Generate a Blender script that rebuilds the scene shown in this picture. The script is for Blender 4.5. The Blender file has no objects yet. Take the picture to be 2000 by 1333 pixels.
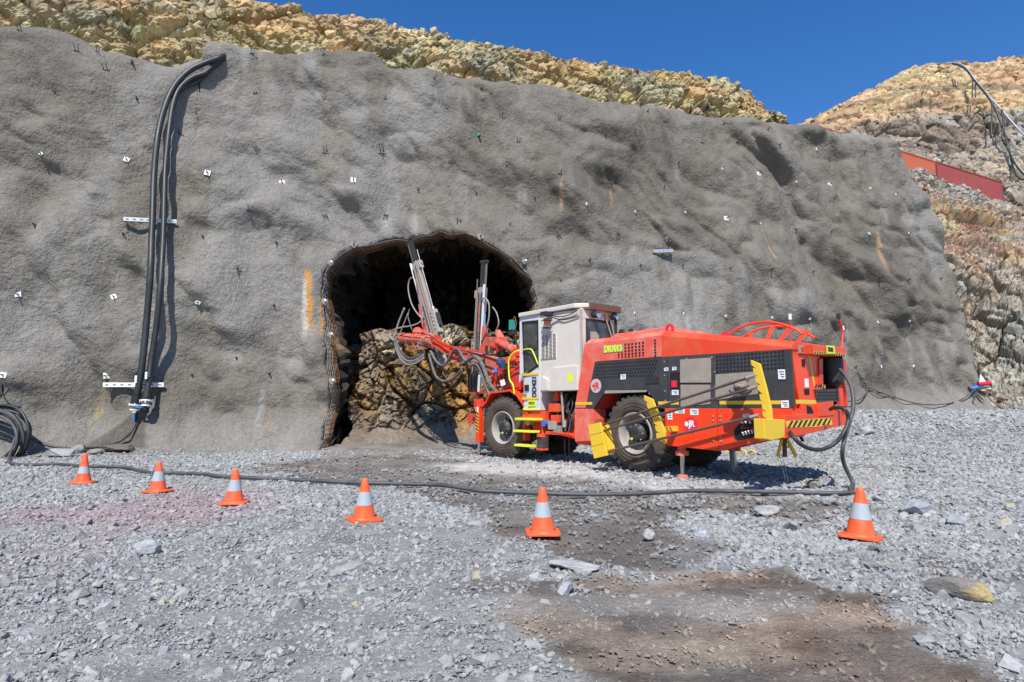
import bpy, math, random
import numpy as np
from mathutils import Vector, Matrix

R = math.radians
S = bpy.context.scene
COL = S.collection

# ------------------------------------------------------------------ camera
CH = 1.10                      # camera height
FPX = 1200.0                   # focal length in pixels of the 2000 px wide photo
PITCH = math.atan((795 - 666.5) / FPX)
cd = bpy.data.cameras.new('camera'); cam = bpy.data.objects.new('camera', cd); COL.objects.link(cam)
cd.sensor_width = 36; cd.lens = FPX / 2000 * 36
cd.clip_end = 2000; cd.clip_start = 0.05
cam.location = (0, 0, CH); cam.rotation_euler = (R(90) + PITCH, 0, 0)
S.camera = cam

# ------------------------------------------------------------------ light
SUN_EL, SUN_AZ = R(52), R(6)
w = bpy.data.worlds.new('World'); S.world = w; w.use_nodes = True
nt = w.node_tree; bg = nt.nodes['Background']
sky = nt.nodes.new('ShaderNodeTexSky'); sky.sky_type = 'NISHITA'; sky.sun_disc = False
sky.sun_elevation = SUN_EL; sky.sun_rotation = R(180) + SUN_AZ
sky.altitude = 200; sky.air_density = 1.0; sky.dust_density = 0.2; sky.ozone_density = 3.5
hs_ = nt.nodes.new('ShaderNodeHueSaturation'); hs_.inputs['Saturation'].default_value = 1.30; hs_.inputs['Hue'].default_value = .508
nt.links.new(sky.outputs[0], hs_.inputs['Color']); nt.links.new(hs_.outputs[0], bg.inputs[0]); bg.inputs[1].default_value = 0.132
sd = bpy.data.lights.new('sun', 'SUN'); sd.energy = 4.9; sd.angle = R(0.5); sd.color = (1, 0.955, 0.89)
sun = bpy.data.objects.new('sun', sd); COL.objects.link(sun)
LD = Vector((math.sin(SUN_AZ) * math.cos(SUN_EL), math.cos(SUN_AZ) * math.cos(SUN_EL), -math.sin(SUN_EL)))
sun.rotation_euler = LD.to_track_quat('-Z', 'Y').to_euler(); sun.location = (0, -10, 30)
S.view_settings.view_transform = 'Standard'; S.view_settings.look = 'None'
S.view_settings.exposure = 0.33; S.view_settings.gamma = 1

# ------------------------------------------------------------------ survey helpers (photo point -> point in the world)
_c, _s = math.cos(PITCH), math.sin(PITCH)
def ray(u, v):
    a, b = u - 1000.0, 666.5 - v
    return a, _c * FPX - _s * b, _s * FPX + _c * b
def aty(u, v, Y):
    r = ray(u, v); t = Y / r[1]
    return np.array((r[0] * t, Y, CH + r[2] * t))
O3 = (2.06, 10.3)
Fv = (-0.6418546, 0.7668263); Lv = (-0.7668263, -0.6418546)
def fl(u, v, y=0.0):           # point of the drill rig, on the plane y metres out from its side, rig coordinates
    r = ray(u, v)
    t = (y + O3[0] * Lv[0] + O3[1] * Lv[1]) / (r[0] * Lv[0] + r[1] * Lv[1])
    px, py = r[0] * t - O3[0], r[1] * t - O3[1]
    return (px * Fv[0] + py * Fv[1], y, CH + r[2] * t)
def rr(u, v, x):               # same on the plane x of the rig (its rear)
    r = ray(u, v)
    t = (x + O3[0] * Fv[0] + O3[1] * Fv[1]) / (r[0] * Fv[0] + r[1] * Fv[1])
    px, py = r[0] * t - O3[0], r[1] * t - O3[1]
    return (x, px * Lv[0] + py * Lv[1], CH + r[2] * t)

# ------------------------------------------------------------------ noise
def _h(ix, iy, iz, k=0):
    with np.errstate(over='ignore'):
        n = (ix.astype(np.int64) * 73856093) ^ (iy.astype(np.int64) * 19349663) ^ (iz.astype(np.int64) * 83492791) ^ (k * 2654435761)
        n = n.astype(np.uint64) & np.uint64(0xffffffff)
        n = (n ^ (n >> np.uint64(15))) * np.uint64(2246822519) & np.uint64(0xffffffff)
        n = (n ^ (n >> np.uint64(13))) * np.uint64(3266489917) & np.uint64(0xffffffff)
        n = n ^ (n >> np.uint64(16))
    return n.astype(np.float64) / 4294967295.0
def vn(x, y, z, k=0):
    x, y, z = np.broadcast_arrays(np.asarray(x, float), np.asarray(y, float), np.asarray(z, float))
    ix, iy, iz = np.floor(x), np.floor(y), np.floor(z)
    fx, fy, fz = x - ix, y - iy, z - iz
    q = lambda t: t * t * t * (t * (t * 6 - 15) + 10)
    u, v, ww = q(fx), q(fy), q(fz)
    r = 0
    for a in (0, 1):
        for b in (0, 1):
            for c in (0, 1):
                r = r + _h(ix + a, iy + b, iz + c, k) * (u if a else 1 - u) * (v if b else 1 - v) * (ww if c else 1 - ww)
    return r * 2 - 1
def fbm(x, y, z, o=4, k=0, g=0.5):
    a, s, r = 1.0, 1.0, 0
    for i in range(o):
        r = r + a * vn(x * s + 17.3 * i, y * s, z * s, k + i); a *= g; s *= 2.03
    return r
def sstep(a, b, x):
    t = np.clip((np.asarray(x, float) - a) / (b - a), 0, 1); return t * t * (3 - 2 * t)
def worley(P, k=0):
    """nearest jittered cell: hash, offset to its point, F1, F2"""
    I = np.floor(P); N = len(P)
    f1 = np.full(N, 9e9); f2 = np.full(N, 9e9); off = np.zeros((N, 3)); hid = np.zeros(N)
    for a in (-1, 0, 1):
        for b in (-1, 0, 1):
            for c in (-1, 0, 1):
                J = I + (a, b, c)
                pt = J + np.stack([_h(J[:, 0], J[:, 1], J[:, 2], k + 1), _h(J[:, 0], J[:, 1], J[:, 2], k + 2), _h(J[:, 0], J[:, 1], J[:, 2], k + 3)], 1)
                d = P - pt; dd = np.sqrt((d * d).sum(1))
                m = dd < f1
                f2 = np.where(m, f1, np.minimum(f2, dd))
                off[m] = d[m]; hid[m] = _h(J[m, 0], J[m, 1], J[m, 2], k + 7); f1 = np.where(m, dd, f1)
    return hid, off, f1, f2
def hh(v, k):                  # more random numbers out of a cell's hash
    return np.modf(np.abs(np.sin(v * 9173.13 + k * 37.7) * 43758.5453))[0]
def blocks(P, sc, amp, k=0, tilt=1.5):
    """angular broken-rock relief"""
    hid, off, f1, f2 = worley(P * np.array(sc), k)
    t = sum(off[:, i] * (hh(hid, 3 + i) - .5) * tilt for i in range(3))
    return amp * ((hh(hid, 1) - .5) * 1.1 + t - .85 * np.exp(-((f2 - f1) / .055) ** 2)), hid, f2 - f1

# ------------------------------------------------------------------ materials
def new_mat(name):
    m = bpy.data.materials.new(name); m.use_nodes = True
    return m, m.node_tree, m.node_tree.nodes['Principled BSDF']
def N(nt, t, **kw):
    n = nt.nodes.new(t)
    for k, v in kw.items(): setattr(n, k, v)
    return n
def rgb4(c): return (c[0], c[1], c[2], 1)
def noise_node(nt, scale, detail=4, rough=.55, coord='Object', dist=0):
    tc = N(nt, 'ShaderNodeTexCoord'); n = N(nt, 'ShaderNodeTexNoise')
    n.inputs['Scale'].default_value = scale; n.inputs['Detail'].default_value = detail
    n.inputs['Roughness'].default_value = rough; n.inputs['Distortion'].default_value = dist
    nt.links.new(tc.outputs[coord], n.inputs['Vector']); return n
def ramp(nt, src, p0, p1, c0=(0, 0, 0), c1=(1, 1, 1)):
    r = N(nt, 'ShaderNodeValToRGB'); e = r.color_ramp.elements
    e[0].position = p0; e[1].position = p1; e[0].color = rgb4(c0); e[1].color = rgb4(c1)
    nt.links.new(src, r.inputs[0]); return r
def mix(nt, fac, a, b, mode='MIX'):
    m = N(nt, 'ShaderNodeMix', data_type='RGBA', blend_type=mode)
    for s, v in ((0, fac), (6, a), (7, b)):
        if isinstance(v, (int, float)): m.inputs[s].default_value = v
        elif isinstance(v, tuple): m.inputs[s].default_value = rgb4(v)
        else: nt.links.new(v, m.inputs[s])
    return m.outputs[2]
def bump(nt, bs, srcs):
    """srcs: (socket, strength, distance)"""
    prev = None
    for s, st, d in srcs:
        b = N(nt, 'ShaderNodeBump'); b.inputs['Strength'].default_value = st; b.inputs['Distance'].default_value = d
        nt.links.new(s, b.inputs['Height'])
        if prev is not None: nt.links.new(prev.outputs[0], b.inputs['Normal'])
        prev = b
    nt.links.new(prev.outputs[0], bs.inputs['Normal'])

def terrain_mat(name, rough, var, scales, bumps, tint=None):
    """vertex colour (what the rock or soil is there) x fine grain"""
    m, nt, bs = new_mat(name)
    at = N(nt, 'ShaderNodeVertexColor', layer_name='Col')
    col = at.outputs[0]
    for sc, amt in scales:
        n = noise_node(nt, sc, 6, .62)
        r = ramp(nt, n.outputs[0], .28, .72, (1 - amt,) * 3, (1 + amt,) * 3)
        col = mix(nt, 1.0, col, r.outputs[0], 'MULTIPLY')
    nt.links.new(col, bs.inputs['Base Color'])
    bs.inputs['Roughness'].default_value = rough
    bs.inputs['Specular IOR Level'].default_value = 0.25
    L = []
    for sc, st, d, det in bumps:
        L.append((noise_node(nt, sc, det, .6).outputs[0], st, d))
    if L: bump(nt, bs, L)
    return m

def paint(name, c, dust=(.46, .36, .31), amt=.35, rough=.42, sc=2.3, metal=0, coat=0):
    m, nt, bs = new_mat(name)
    n = noise_node(nt, sc, 8, .68, dist=.4); r = ramp(nt, n.outputs[0], .42, .74)
    n2 = noise_node(nt, 26, 5, .7); r2 = ramp(nt, n2.outputs[0], .45, .85)
    f = mix(nt, .5, r.outputs[0], r2.outputs[0], 'MULTIPLY')
    f2 = N(nt, 'ShaderNodeMath', operation='MULTIPLY'); nt.links.new(f, f2.inputs[0]); f2.inputs[1].default_value = amt * 1.6
    n3 = noise_node(nt, .9, 7, .7, dist=1.2); r3 = ramp(nt, n3.outputs[0], .35, .7, (.55,) * 3, (1.6,) * 3)
    f2b = N(nt, 'ShaderNodeMath', operation='MULTIPLY'); nt.links.new(f2.outputs[0], f2b.inputs[0]); nt.links.new(r3.outputs[0], f2b.inputs[1]); f2 = f2b
    f3 = N(nt, 'ShaderNodeMath', operation='ADD'); f3.use_clamp = True; nt.links.new(f2.outputs[0], f3.inputs[0]); f3.inputs[1].default_value = amt * .25
    col = mix(nt, f3.outputs[0], c, dust)
    nt.links.new(col, bs.inputs['Base Color'])
    bs.inputs['Metallic'].default_value = metal
    rr_ = N(nt, 'ShaderNodeMapRange'); nt.links.new(f3.outputs[0], rr_.inputs[0])
    rr_.inputs[3].default_value = rough; rr_.inputs[4].default_value = min(.95, rough + .45)
    nt.links.new(rr_.outputs[0], bs.inputs['Roughness'])
    bs.inputs['Coat Weight'].default_value = coat; bs.inputs['Coat Roughness'].default_value = .2
    bump(nt, bs, [(n2.outputs[0], .12, .004)])
    return m
M = {}
M['orange'] = paint('orange_paint', (.78, .034, .005), (.52, .20, .09), .42, .42, 1.6)
M['orange_clean'] = paint('orange_paint_clean', (.86, .045, .004), (.6, .2, .12), .12, .33, 1.9)
M['dusty'] = paint('dusty_orange', (.74, .045, .015), (.66, .30, .23), .70, .55, 3.2)
M['boom'] = paint('boom_paint', (.64, .045, .016), (.42, .25, .19), .75, .6, 5)
M['red'] = paint('red_paint', (.60, .022, .012), (.5, .2, .16), .25, .4, 3)
M['white'] = paint('cab_white', (.66, .60, .53), (.42, .36, .30), .34, .4, 1.8)
M['white_shaded'] = paint('cab_white_shaded', (.60, .61, .63), (.45, .42, .4), .25, .42, 2)  # cab white again, its weaker sun put into the colour as bluish grey
M['black'] = paint('charcoal_panel', (.026, .028, .032), (.17, .15, .14), .28, .5, 2.2)
M['dark'] = paint('dark_steel', (.018, .018, .019), (.10, .085, .075), .3, .6, 5)
M['hole'] = paint('dark_opening', (.005, .005, .006), (.03, .025, .02), .2, .8, 5)
M['yellow'] = paint('yellow_paint', (.78, .50, .010), (.5, .38, .22), .22, .42, 4)
M['lime'] = paint('lime_yellow', (.72, .80, .02), (.5, .5, .3), .15, .45, 6)
M['blk'] = paint('black_paint', (.012, .012, .012), (.08, .07, .06), .15, .5, 6)
M['steel'] = paint('worn_steel', (.36, .35, .34), (.26, .2, .16), .5, .42, 6, metal=.75)
M['dsteel'] = paint('dusty_steel', (.30, .28, .255), (.42, .37, .31), .7, .7, 7, metal=.15)
M['rod'] = paint('drill_rod_steel', (.10, .092, .085), (.26, .12, .06), .5, .5, 4, metal=.4)
M['chrome'] = paint('chrome', (.75, .75, .76), (.4, .38, .35), .1, .16, 8, metal=1)
M['galv'] = paint('galvanised', (.80, .81, .83), (.55, .52, .48), .2, .42, 8, metal=.15)
M['plate'] = paint('zinc_plate', (.82, .83, .85), (.5, .48, .45), .25, .5, 9)
M['dplate'] = paint('sprayed_plate', (.09, .085, .08), (.22, .2, .18), .5, .8, 9)
M['hdpe'] = paint('black_polythene', (.014, .018, .020), (.09, .085, .08), .3, .42, 3)
M['rubber'] = paint('rubber', (.022, .021, .021), (.15, .125, .10), .5, .75, 5)
M['tread'] = paint('tyre_side', (.040, .032, .026), (.17, .125, .09), .6, .85, 3)
M['cable'] = paint('cable_sheath', (.035, .038, .042), (.22, .215, .21), .4, .5, 3)
M['hose'] = paint('hose_grey', (.045, .05, .055), (.30, .28, .26), .6, .6, 8)
M['whose'] = paint('pale_hose', (.22, .215, .20), (.40, .36, .32), .6, .6, 8)
M['rust'] = paint('rust', (.20, .075, .022), (.4, .2, .08), .6, .85, 8)
M['cone'] = paint('cone_orange', (.90, .085, .004), (.55, .34, .24), .26, .42, 9)
M['refl'] = paint('reflective_band', (.37, .42, .46), (.30, .29, .28), .35, .35, 14)
M['blue'] = paint('blue_plastic', (.02, .14, .50), (.2, .25, .35), .2, .4, 6)
M['dblue'] = paint('dark_blue', (.02, .05, .12), (.15, .17, .2), .25, .4, 6)
M['green'] = paint('green_plastic', (.01, .28, .20), (.2, .3, .25), .2, .4, 6)
M['cloth'] = paint('dusty_cloth', (.20, .16, .135), (.36, .30, .26), .6, .95, 9)
M['grime'] = paint('grimy_plate', (.27, .225, .18), (.40, .35, .30), .6, .75, 5)
M['label'] = paint('white_label', (.8, .82, .82), (.6, .6, .6), .2, .5, 12)
M['pink'] = paint('faded_disc', (.55, .47, .43), (.4, .3, .28), .5, .7, 14)
M['redd'] = paint('red_disc', (.70, .012, .035), (.6, .15, .15), .15, .4, 9)
M['rustred'] = paint('container_orange', (.42, .085, .035), (.4, .2, .14), .3, .7, .5)
M['maroon'] = paint('container_maroon', (.26, .035, .035), (.3, .12, .1), .3, .7, .5)
M['amber'] = paint('amber_lens', (.9, .13, .01), (.6, .2, .1), .1, .25, 9)
M['brown'] = paint('brown_edge', (.11, .045, .032), (.2, .12, .1), .35, .6, 4)
def glass_mat():
    m, nt, bs = new_mat('cab_glass')
    n = noise_node(nt, 5, 5, .6)
    g = N(nt, 'ShaderNodeBsdfGlossy'); g.inputs['Roughness'].default_value = .03; g.inputs[0].default_value = (.9, .95, .93, 1)
    t = N(nt, 'ShaderNodeBsdfTransparent'); t.inputs[0].default_value = (.55, .66, .60, 1)
    fr = N(nt, 'ShaderNodeFresnel'); fr.inputs[0].default_value = 1.7
    mx = N(nt, 'ShaderNodeMixShader'); nt.links.new(fr.outputs[0], mx.inputs[0]); nt.links.new(t.outputs[0], mx.inputs[1]); nt.links.new(g.outputs[0], mx.inputs[2])
    d = N(nt, 'ShaderNodeBsdfDiffuse'); d.inputs[0].default_value = (.4, .38, .34, 1)
    rp = ramp(nt, n.outputs[0], .35, .8, (.06,) * 3, (.3,) * 3)
    m2 = N(nt, 'ShaderNodeMixShader'); nt.links.new(rp.outputs[0], m2.inputs[0]); nt.links.new(mx.outputs[0], m2.inputs[1]); nt.links.new(d.outputs[0], m2.inputs[2])
    nt.links.new(m2.outputs[0], nt.nodes['Material Output'].inputs[0]); return m
M['glass'] = glass_mat()
def water_mat():
    m, nt, bs = new_mat('water')
    bs.inputs['Base Color'].default_value = (.85, .9, .95, 1); bs.inputs['Roughness'].default_value = .08
    bs.inputs['Transmission Weight'].default_value = .5; bs.inputs['IOR'].default_value = 1.33; return m
M['water'] = water_mat()
T_GROUND = terrain_mat('gravel_ground', .93, .2, [(3.2, .16), (26, .22), (90, .22)], [(30, .9, .03, 6), (95, .8, .012, 4)])
T_STONE = terrain_mat('crushed_rock', .85, .2, [(14, .14), (60, .16)], [(60, .35, .006, 5)])
T_SHOT = terrain_mat('sprayed_concrete', .90, .2, [(.9, .10), (9, .16), (34, .16)], [(3.0, .35, .12, 3), (10, .8, .075, 3), (27, .75, .026, 2)])
T_ROCK = terrain_mat('blasted_rock', .92, .2, [(1.4, .22), (7, .24)], [(9, .5, .05, 7), (26, .5, .02, 5)])
T_FAR = terrain_mat('far_rock', .95, .2, [(.35, .22), (2.2, .26)], [(3.2, .6, .16, 8), (9, .5, .05, 5)])
T_TUN = terrain_mat('tunnel_rock', .72, .2, [(2.2, .3), (11, .3)], [(5, .8, .10, 7), (22, .6, .03, 5)])

# ------------------------------------------------------------------ object helpers
def tag(o, label=None, cat=None, group=None, kind=None):
    if label: o['label'] = label
    if cat: o['category'] = cat
    if group: o['group'] = group
    if kind: o['kind'] = kind
    return o
def empty(name, loc=(0, 0, 0), rz=0, **kw):
    o = bpy.data.objects.new(name, None); COL.objects.link(o); o.location = loc; o.rotation_euler = (0, 0, rz)
    o.empty_display_size = .1
    return tag(o, **kw)
def grid_obj(name, V, nu, nv, mat, cols=None, keep=None, smooth=True, flip=False):
    """V: (nu*nv,3) row-major (u outer)"""
    idx = np.arange(nu * nv).reshape(nu, nv)
    q = np.stack([idx[:-1, :-1], idx[1:, :-1], idx[1:, 1:], idx[:-1, 1:]], -1).reshape(-1, 4)
    if flip: q = q[:, ::-1]
    if keep is not None: q = q[keep]
    return raw_obj(name, V, q, mat, cols, smooth)
def raw_obj(name, V, F, mat, cols=None, smooth=False, matidx=None, parent=None):
    V = np.ascontiguousarray(V, np.float32); F = np.ascontiguousarray(F, np.int32); k = F.shape[1]
    me = bpy.data.meshes.new(name)
    me.vertices.add(len(V)); me.vertices.foreach_set('co', V.ravel())
    me.loops.add(F.size); me.loops.foreach_set('vertex_index', F.ravel())
    me.polygons.add(len(F)); me.polygons.foreach_set('loop_start', np.arange(0, F.size, k, dtype=np.int32))
    me.polygons.foreach_set('use_smooth', np.full(len(F), smooth))
    for m in (mat if isinstance(mat, list) else [mat]): me.materials.append(m)
    if matidx is not None: me.polygons.foreach_set('material_index', np.ascontiguousarray(matidx, np.int32))
    if cols is not None:
        ca = me.color_attributes.new('Col', 'FLOAT_COLOR', 'POINT')
        c = np.ones((len(V), 4), np.float32); c[:, :3] = cols; ca.data.foreach_set('color', c.ravel())
    me.update(calc_edges=True); me.validate()
    o = bpy.data.objects.new(name, me); COL.objects.link(o)
    if parent: o.parent = parent
    return o

class MB:
    def __init__(s): s.v = []; s.f = []; s.m = []; s.sm = []; s.mats = []
    def mi(s, m):
        m = M[m] if isinstance(m, str) else m
        if m not in s.mats: s.mats.append(m)
        return s.mats.index(m)
    def add(s, V, F, m, smooth=False, X=None):
        b = len(s.v)
        for p in V:
            p = Vector(p)
            if X is not None: p = X @ p
            s.v.append(p)
        k = s.mi(m)
        for f in F: s.f.append([b + i for i in f]); s.m.append(k); s.sm.append(smooth)
        return s
    def box(s, a, b, m, X=None):
        (x0, y0, z0), (x1, y1, z1) = [tuple(min(p, q) for p, q in zip(a, b)), tuple(max(p, q) for p, q in zip(a, b))]
        V = [(x0, y0, z0), (x1, y0, z0), (x1, y1, z0), (x0, y1, z0), (x0, y0, z1), (x1, y0, z1), (x1, y1, z1), (x0, y1, z1)]
        return s.add(V, [(0, 3, 2, 1), (4, 5, 6, 7), (0, 1, 5, 4), (1, 2, 6, 5), (2, 3, 7, 6), (3, 0, 4, 7)], m, X=X)
    def prism(s, pts, y0, y1, m, X=None, axis='y'):
        """polygon of (x,z) extruded along y (axis='y'), (y,z) along x, (x,y) along z"""
        n = len(pts)
        def P(p, d): return {'y': (p[0], d, p[1]), 'x': (d, p[0], p[1]), 'z': (p[0], p[1], d)}[axis]
        V = [P(p, y0) for p in pts] + [P(p, y1) for p in pts]
        F = [tuple(range(n)), tuple(range(2 * n - 1, n - 1, -1))] + [(i, i + n, (i + 1) % n + n, (i + 1) % n) for i in range(n)]
        ar = sum(pts[i][0] * pts[(i + 1) % n][1] - pts[(i + 1) % n][0] * pts[i][1] for i in range(n))
        sg = (ar > 0) ^ (y1 < y0) ^ (axis == 'y')
        if sg: F = [f[::-1] for f in F]
        return s.add(V, F, m, X=X)
    def cyl(s, a, b, r, m, n=16, r2=None, cap=True):
        a, b = Vector(a), Vector(b); d = (b - a).normalized(); r2 = r if r2 is None else r2
        u = d.orthogonal().normalized(); v = d.cross(u)
        V = []
        for c, q in ((a, r), (b, r2)):
            for i in range(n):
                t = 2 * math.pi * i / n; V.append(c + u * math.cos(t) * q + v * math.sin(t) * q)
        s.add(V, [(i, (i + 1) % n, (i + 1) % n + n, i + n) for i in range(n)], m, True)
        if cap: s.add(V, [tuple(range(n - 1, -1, -1)), tuple(range(n, 2 * n))], m)
        return s
    def beam(s, a, b, w, h, m, up=(0, 0, 1), w2=None, h2=None):
        a, b = Vector(a), Vector(b); d = (b - a).normalized(); up = Vector(up)
        sx = d.cross(up).normalized(); u = sx.cross(d).normalized()
        w2 = w if w2 is None else w2; h2 = h if h2 is None else h2
        V = []
        for c, ww, hh_ in ((a, w, h), (b, w2, h2)):
            for p, q in ((-1, -1), (1, -1), (1, 1), (-1, 1)): V.append(c + sx * p * ww / 2 + u * q * hh_ / 2)
        return s.add(V, [(0, 1, 2, 3), (7, 6, 5, 4), (0, 4, 5, 1), (1, 5, 6, 2), (2, 6, 7, 3), (3, 7, 4, 0)], m)
    def tube(s, pts, r, m, n=8, seg=5, closed=False, ribs=0):
        P = catmull(pts, seg, closed); L = len(P)
        V = []; u = None
        for i, p in enumerate(P):
            a = P[i - 1] if (i or closed) else P[0]; b = P[(i + 1) % L] if (i < L - 1 or closed) else P[-1]
            d = (b - a); d = d.normalized() if d.length > 1e-9 else Vector((0, 0, 1))
            if u is None: u = d.orthogonal().normalized()
            u = (u - d * u.dot(d))
            u = u.normalized() if u.length > 1e-6 else d.orthogonal().normalized()
            v = d.cross(u)
            q = r * (1 + (.10 if (ribs and i % 2) else 0))
            for k in range(n):
                t = 2 * math.pi * k / n; V.append(p + u * math.cos(t) * q + v * math.sin(t) * q)
        F = []
        for i in range(L if closed else L - 1):
            j = (i + 1) % L
            for k in range(n): F.append((i * n + k, i * n + (k + 1) % n, j * n + (k + 1) % n, j * n + k))
        if not closed: F += [tuple(range(n - 1, -1, -1)), tuple((L - 1) * n + k for k in range(n))]
        return s.add(V, F, m, True)
    def lathe(s, prof, m, n=32, X=None, axis='z', smooth=True, closed=False):
        """prof: (r,h)"""
        V = []
        for r, h in prof:
            for i in range(n):
                t = 2 * math.pi * i / n; c, q = r * math.cos(t), r * math.sin(t)
                V.append((c, q, h) if axis == 'z' else (c, h, q))
        F = []
        for j in range(len(prof) - 1 + (1 if closed else 0)):
            j2 = (j + 1) % len(prof)
            for i in range(n):
                f = (j * n + i, j * n + (i + 1) % n, j2 * n + (i + 1) % n, j2 * n + i)
                F.append(f if axis == 'z' else f[::-1])
        return s.add(V, F, m, smooth, X=X)
    def build(s, name, parent=None, bevel=0, **kw):
        me = bpy.data.meshes.new(name); me.from_pydata([tuple(p) for p in s.v], [], s.f)
        for m in s.mats: me.materials.append(m)
        me.polygons.foreach_set('material_index', s.m); me.polygons.foreach_set('use_smooth', s.sm); me.update()
        o = bpy.data.objects.new(name, me); COL.objects.link(o)
        if parent: o.parent = parent
        if bevel:
            b = o.modifiers.new('bevel', 'BEVEL'); b.width = bevel; b.segments = 2; b.limit_method = 'ANGLE'; b.angle_limit = R(35)
        return tag(o, **kw)
def catmull(pts, seg, closed=False):
    P = [Vector(p) for p in pts]; n = len(P)
    if seg <= 1 or n < 3: return P
    out = []
    for i in range(n if closed else n - 1):
        p0 = P[(i - 1) % n] if (closed or i) else P[0]; p1 = P[i]; p2 = P[(i + 1) % n]
        p3 = P[(i + 2) % n] if (closed or i + 2 < n) else P[-1]
        for k in range(seg):
            t = k / seg
            out.append(.5 * ((2 * p1) + (p2 - p0) * t + (2 * p0 - 5 * p1 + 4 * p2 - p3) * t * t + (3 * p1 - p0 - 3 * p2 + p3) * t ** 3))
    if not closed: out.append(P[-1])
    return out
def text_obj(name, body, size, mat, parent, loc, rot, sx=1, bold=0, ext=.002):
    cu = bpy.data.curves.new(name, 'FONT'); cu.body = body; cu.size = size; cu.extrude = ext; cu.offset = bold
    cu.align_x = 'CENTER'; cu.align_y = 'CENTER'
    tmp = bpy.data.objects.new(name, cu); COL.objects.link(tmp)
    dg = bpy.context.evaluated_depsgraph_get(); me = bpy.data.meshes.new_from_object(tmp.evaluated_get(dg))
    bpy.data.objects.remove(tmp); me.materials.clear(); me.materials.append(M[mat])
    o = bpy.data.objects.new(name, me); COL.objects.link(o); o.parent = parent
    o.location = loc; o.rotation_euler = rot; o.scale = (sx, 1, 1); return o
def copy_tree(o, parent=None):
    c = o.copy(); COL.objects.link(c); c.parent = parent
    for ch in list(o.children): copy_tree(ch, c)
    return c
rnd = random.Random(7); rng = np.random.default_rng(11)

phi = (1 + 5 ** .5) / 2
ICO = np.array([(-1, phi, 0), (1, phi, 0), (-1, -phi, 0), (1, -phi, 0), (0, -1, phi), (0, 1, phi), (0, -1, -phi), (0, 1, -phi), (phi, 0, -1), (phi, 0, 1), (-phi, 0, -1), (-phi, 0, 1)]) / 1.9
IF = np.array([(0, 11, 5), (0, 5, 1), (0, 1, 7), (0, 7, 10), (0, 10, 11), (1, 5, 9), (5, 11, 4), (11, 10, 2), (10, 7, 6), (7, 1, 8), (3, 9, 4), (3, 4, 2), (3, 2, 6), (3, 6, 8), (3, 8, 9), (4, 9, 5), (2, 4, 11), (6, 2, 10), (8, 6, 7), (9, 8, 1)])
def chips(P, r, cols, flat=.55, tilt=.38, jit=.20):
    """angular stones: P centres (n,3), r radii"""
    n = len(P)
    V = ICO[None] + rng.normal(0, jit, (n, 12, 3))
    V = np.sign(V) * np.minimum(np.abs(V), .70)                       # chop the tips: angular chips
    V = V * np.stack([.8 + .7 * rng.random(n), .65 + .4 * rng.random(n), flat * (.6 + .8 * rng.random(n))], 1)[:, None, :]
    a = rng.random(n) * 2 * np.pi; tl = rng.normal(0, tilt, n); tm = rng.normal(0, tilt, n)
    def rot(V, i, j, t):
        c, s = np.cos(t)[:, None], np.sin(t)[:, None]; W = V.copy(); W[:, :, i] = V[:, :, i] * c - V[:, :, j] * s; W[:, :, j] = V[:, :, i] * s + V[:, :, j] * c; return W
    V = rot(V, 0, 2, tl); V = rot(V, 1, 2, tm); V = rot(V, 0, 1, a)
    V = V * r[:, None, None] + P[:, None, :]
    F = (IF[None] + 12 * np.arange(n)[:, None, None]).reshape(-1, 3)
    return V.reshape(-1, 3), F, np.repeat(cols, 12, 0)
def with_chips(name, P, nu, nv, mat, cols, n, rmin, rmax, sel=None, ccol=None, flat=.75):
    """a rock surface plus the loose and projecting blocks on it, one mesh"""
    idx = np.arange(nu * nv).reshape(nu, nv)
    q = np.stack([idx[:-1, :-1], idx[1:, :-1], idx[1:, 1:], idx[:-1, 1:]], -1).reshape(-1, 4)
    T = np.concatenate([q[:, [0, 1, 2]], q[:, [0, 2, 3]]])
    ar = np.linalg.norm(np.cross(P[q[:, 1]] - P[q[:, 0]], P[q[:, 3]] - P[q[:, 0]]), axis=1)
    if sel is not None: ar = ar * sel(P[q[:, 0]])
    k = rng.choice(len(q), n, p=ar / ar.sum()); C = P[q[k, 0]]
    r = rmin * (rmax / rmin) ** (rng.random(n) ** 2.3)
    cc = (cols[q[k, 0]] if ccol is None else ccol(C)) * (.72 + .55 * rng.random((n, 1)))
    V2, F2, C2 = chips(C, r, np.clip(cc, .02, .75), flat, .8, .16)
    return raw_obj(name, np.concatenate([P, V2]), np.concatenate([T, F2 + len(P)]), mat, np.concatenate([cols, C2]), False)

# ================================================================== THE SETTING
# ---- the sprayed wall: surface Y = wall_y(X, z)
WX = np.array([-30, -22, -16, -12, -10.5, -9.1, -7, -4.84, 1, 8, 14.5, 19, 24]); WYb = np.array([4, 8.6, 11.6, 13.6, 14.4, 15.3, 16.2, 16.85, 18.5, 20.5, 22.4, 23.8, 25.4])
xs = np.linspace(-30, 24, 400); _yb = np.interp(xs, WX, WYb)
for _ in range(60): _yb[1:-1] = (_yb[:-2] + 2 * _yb[1:-1] + _yb[2:]) / 4
LEAN = .19
def base_y(X): return np.interp(X, xs, _yb)
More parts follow.
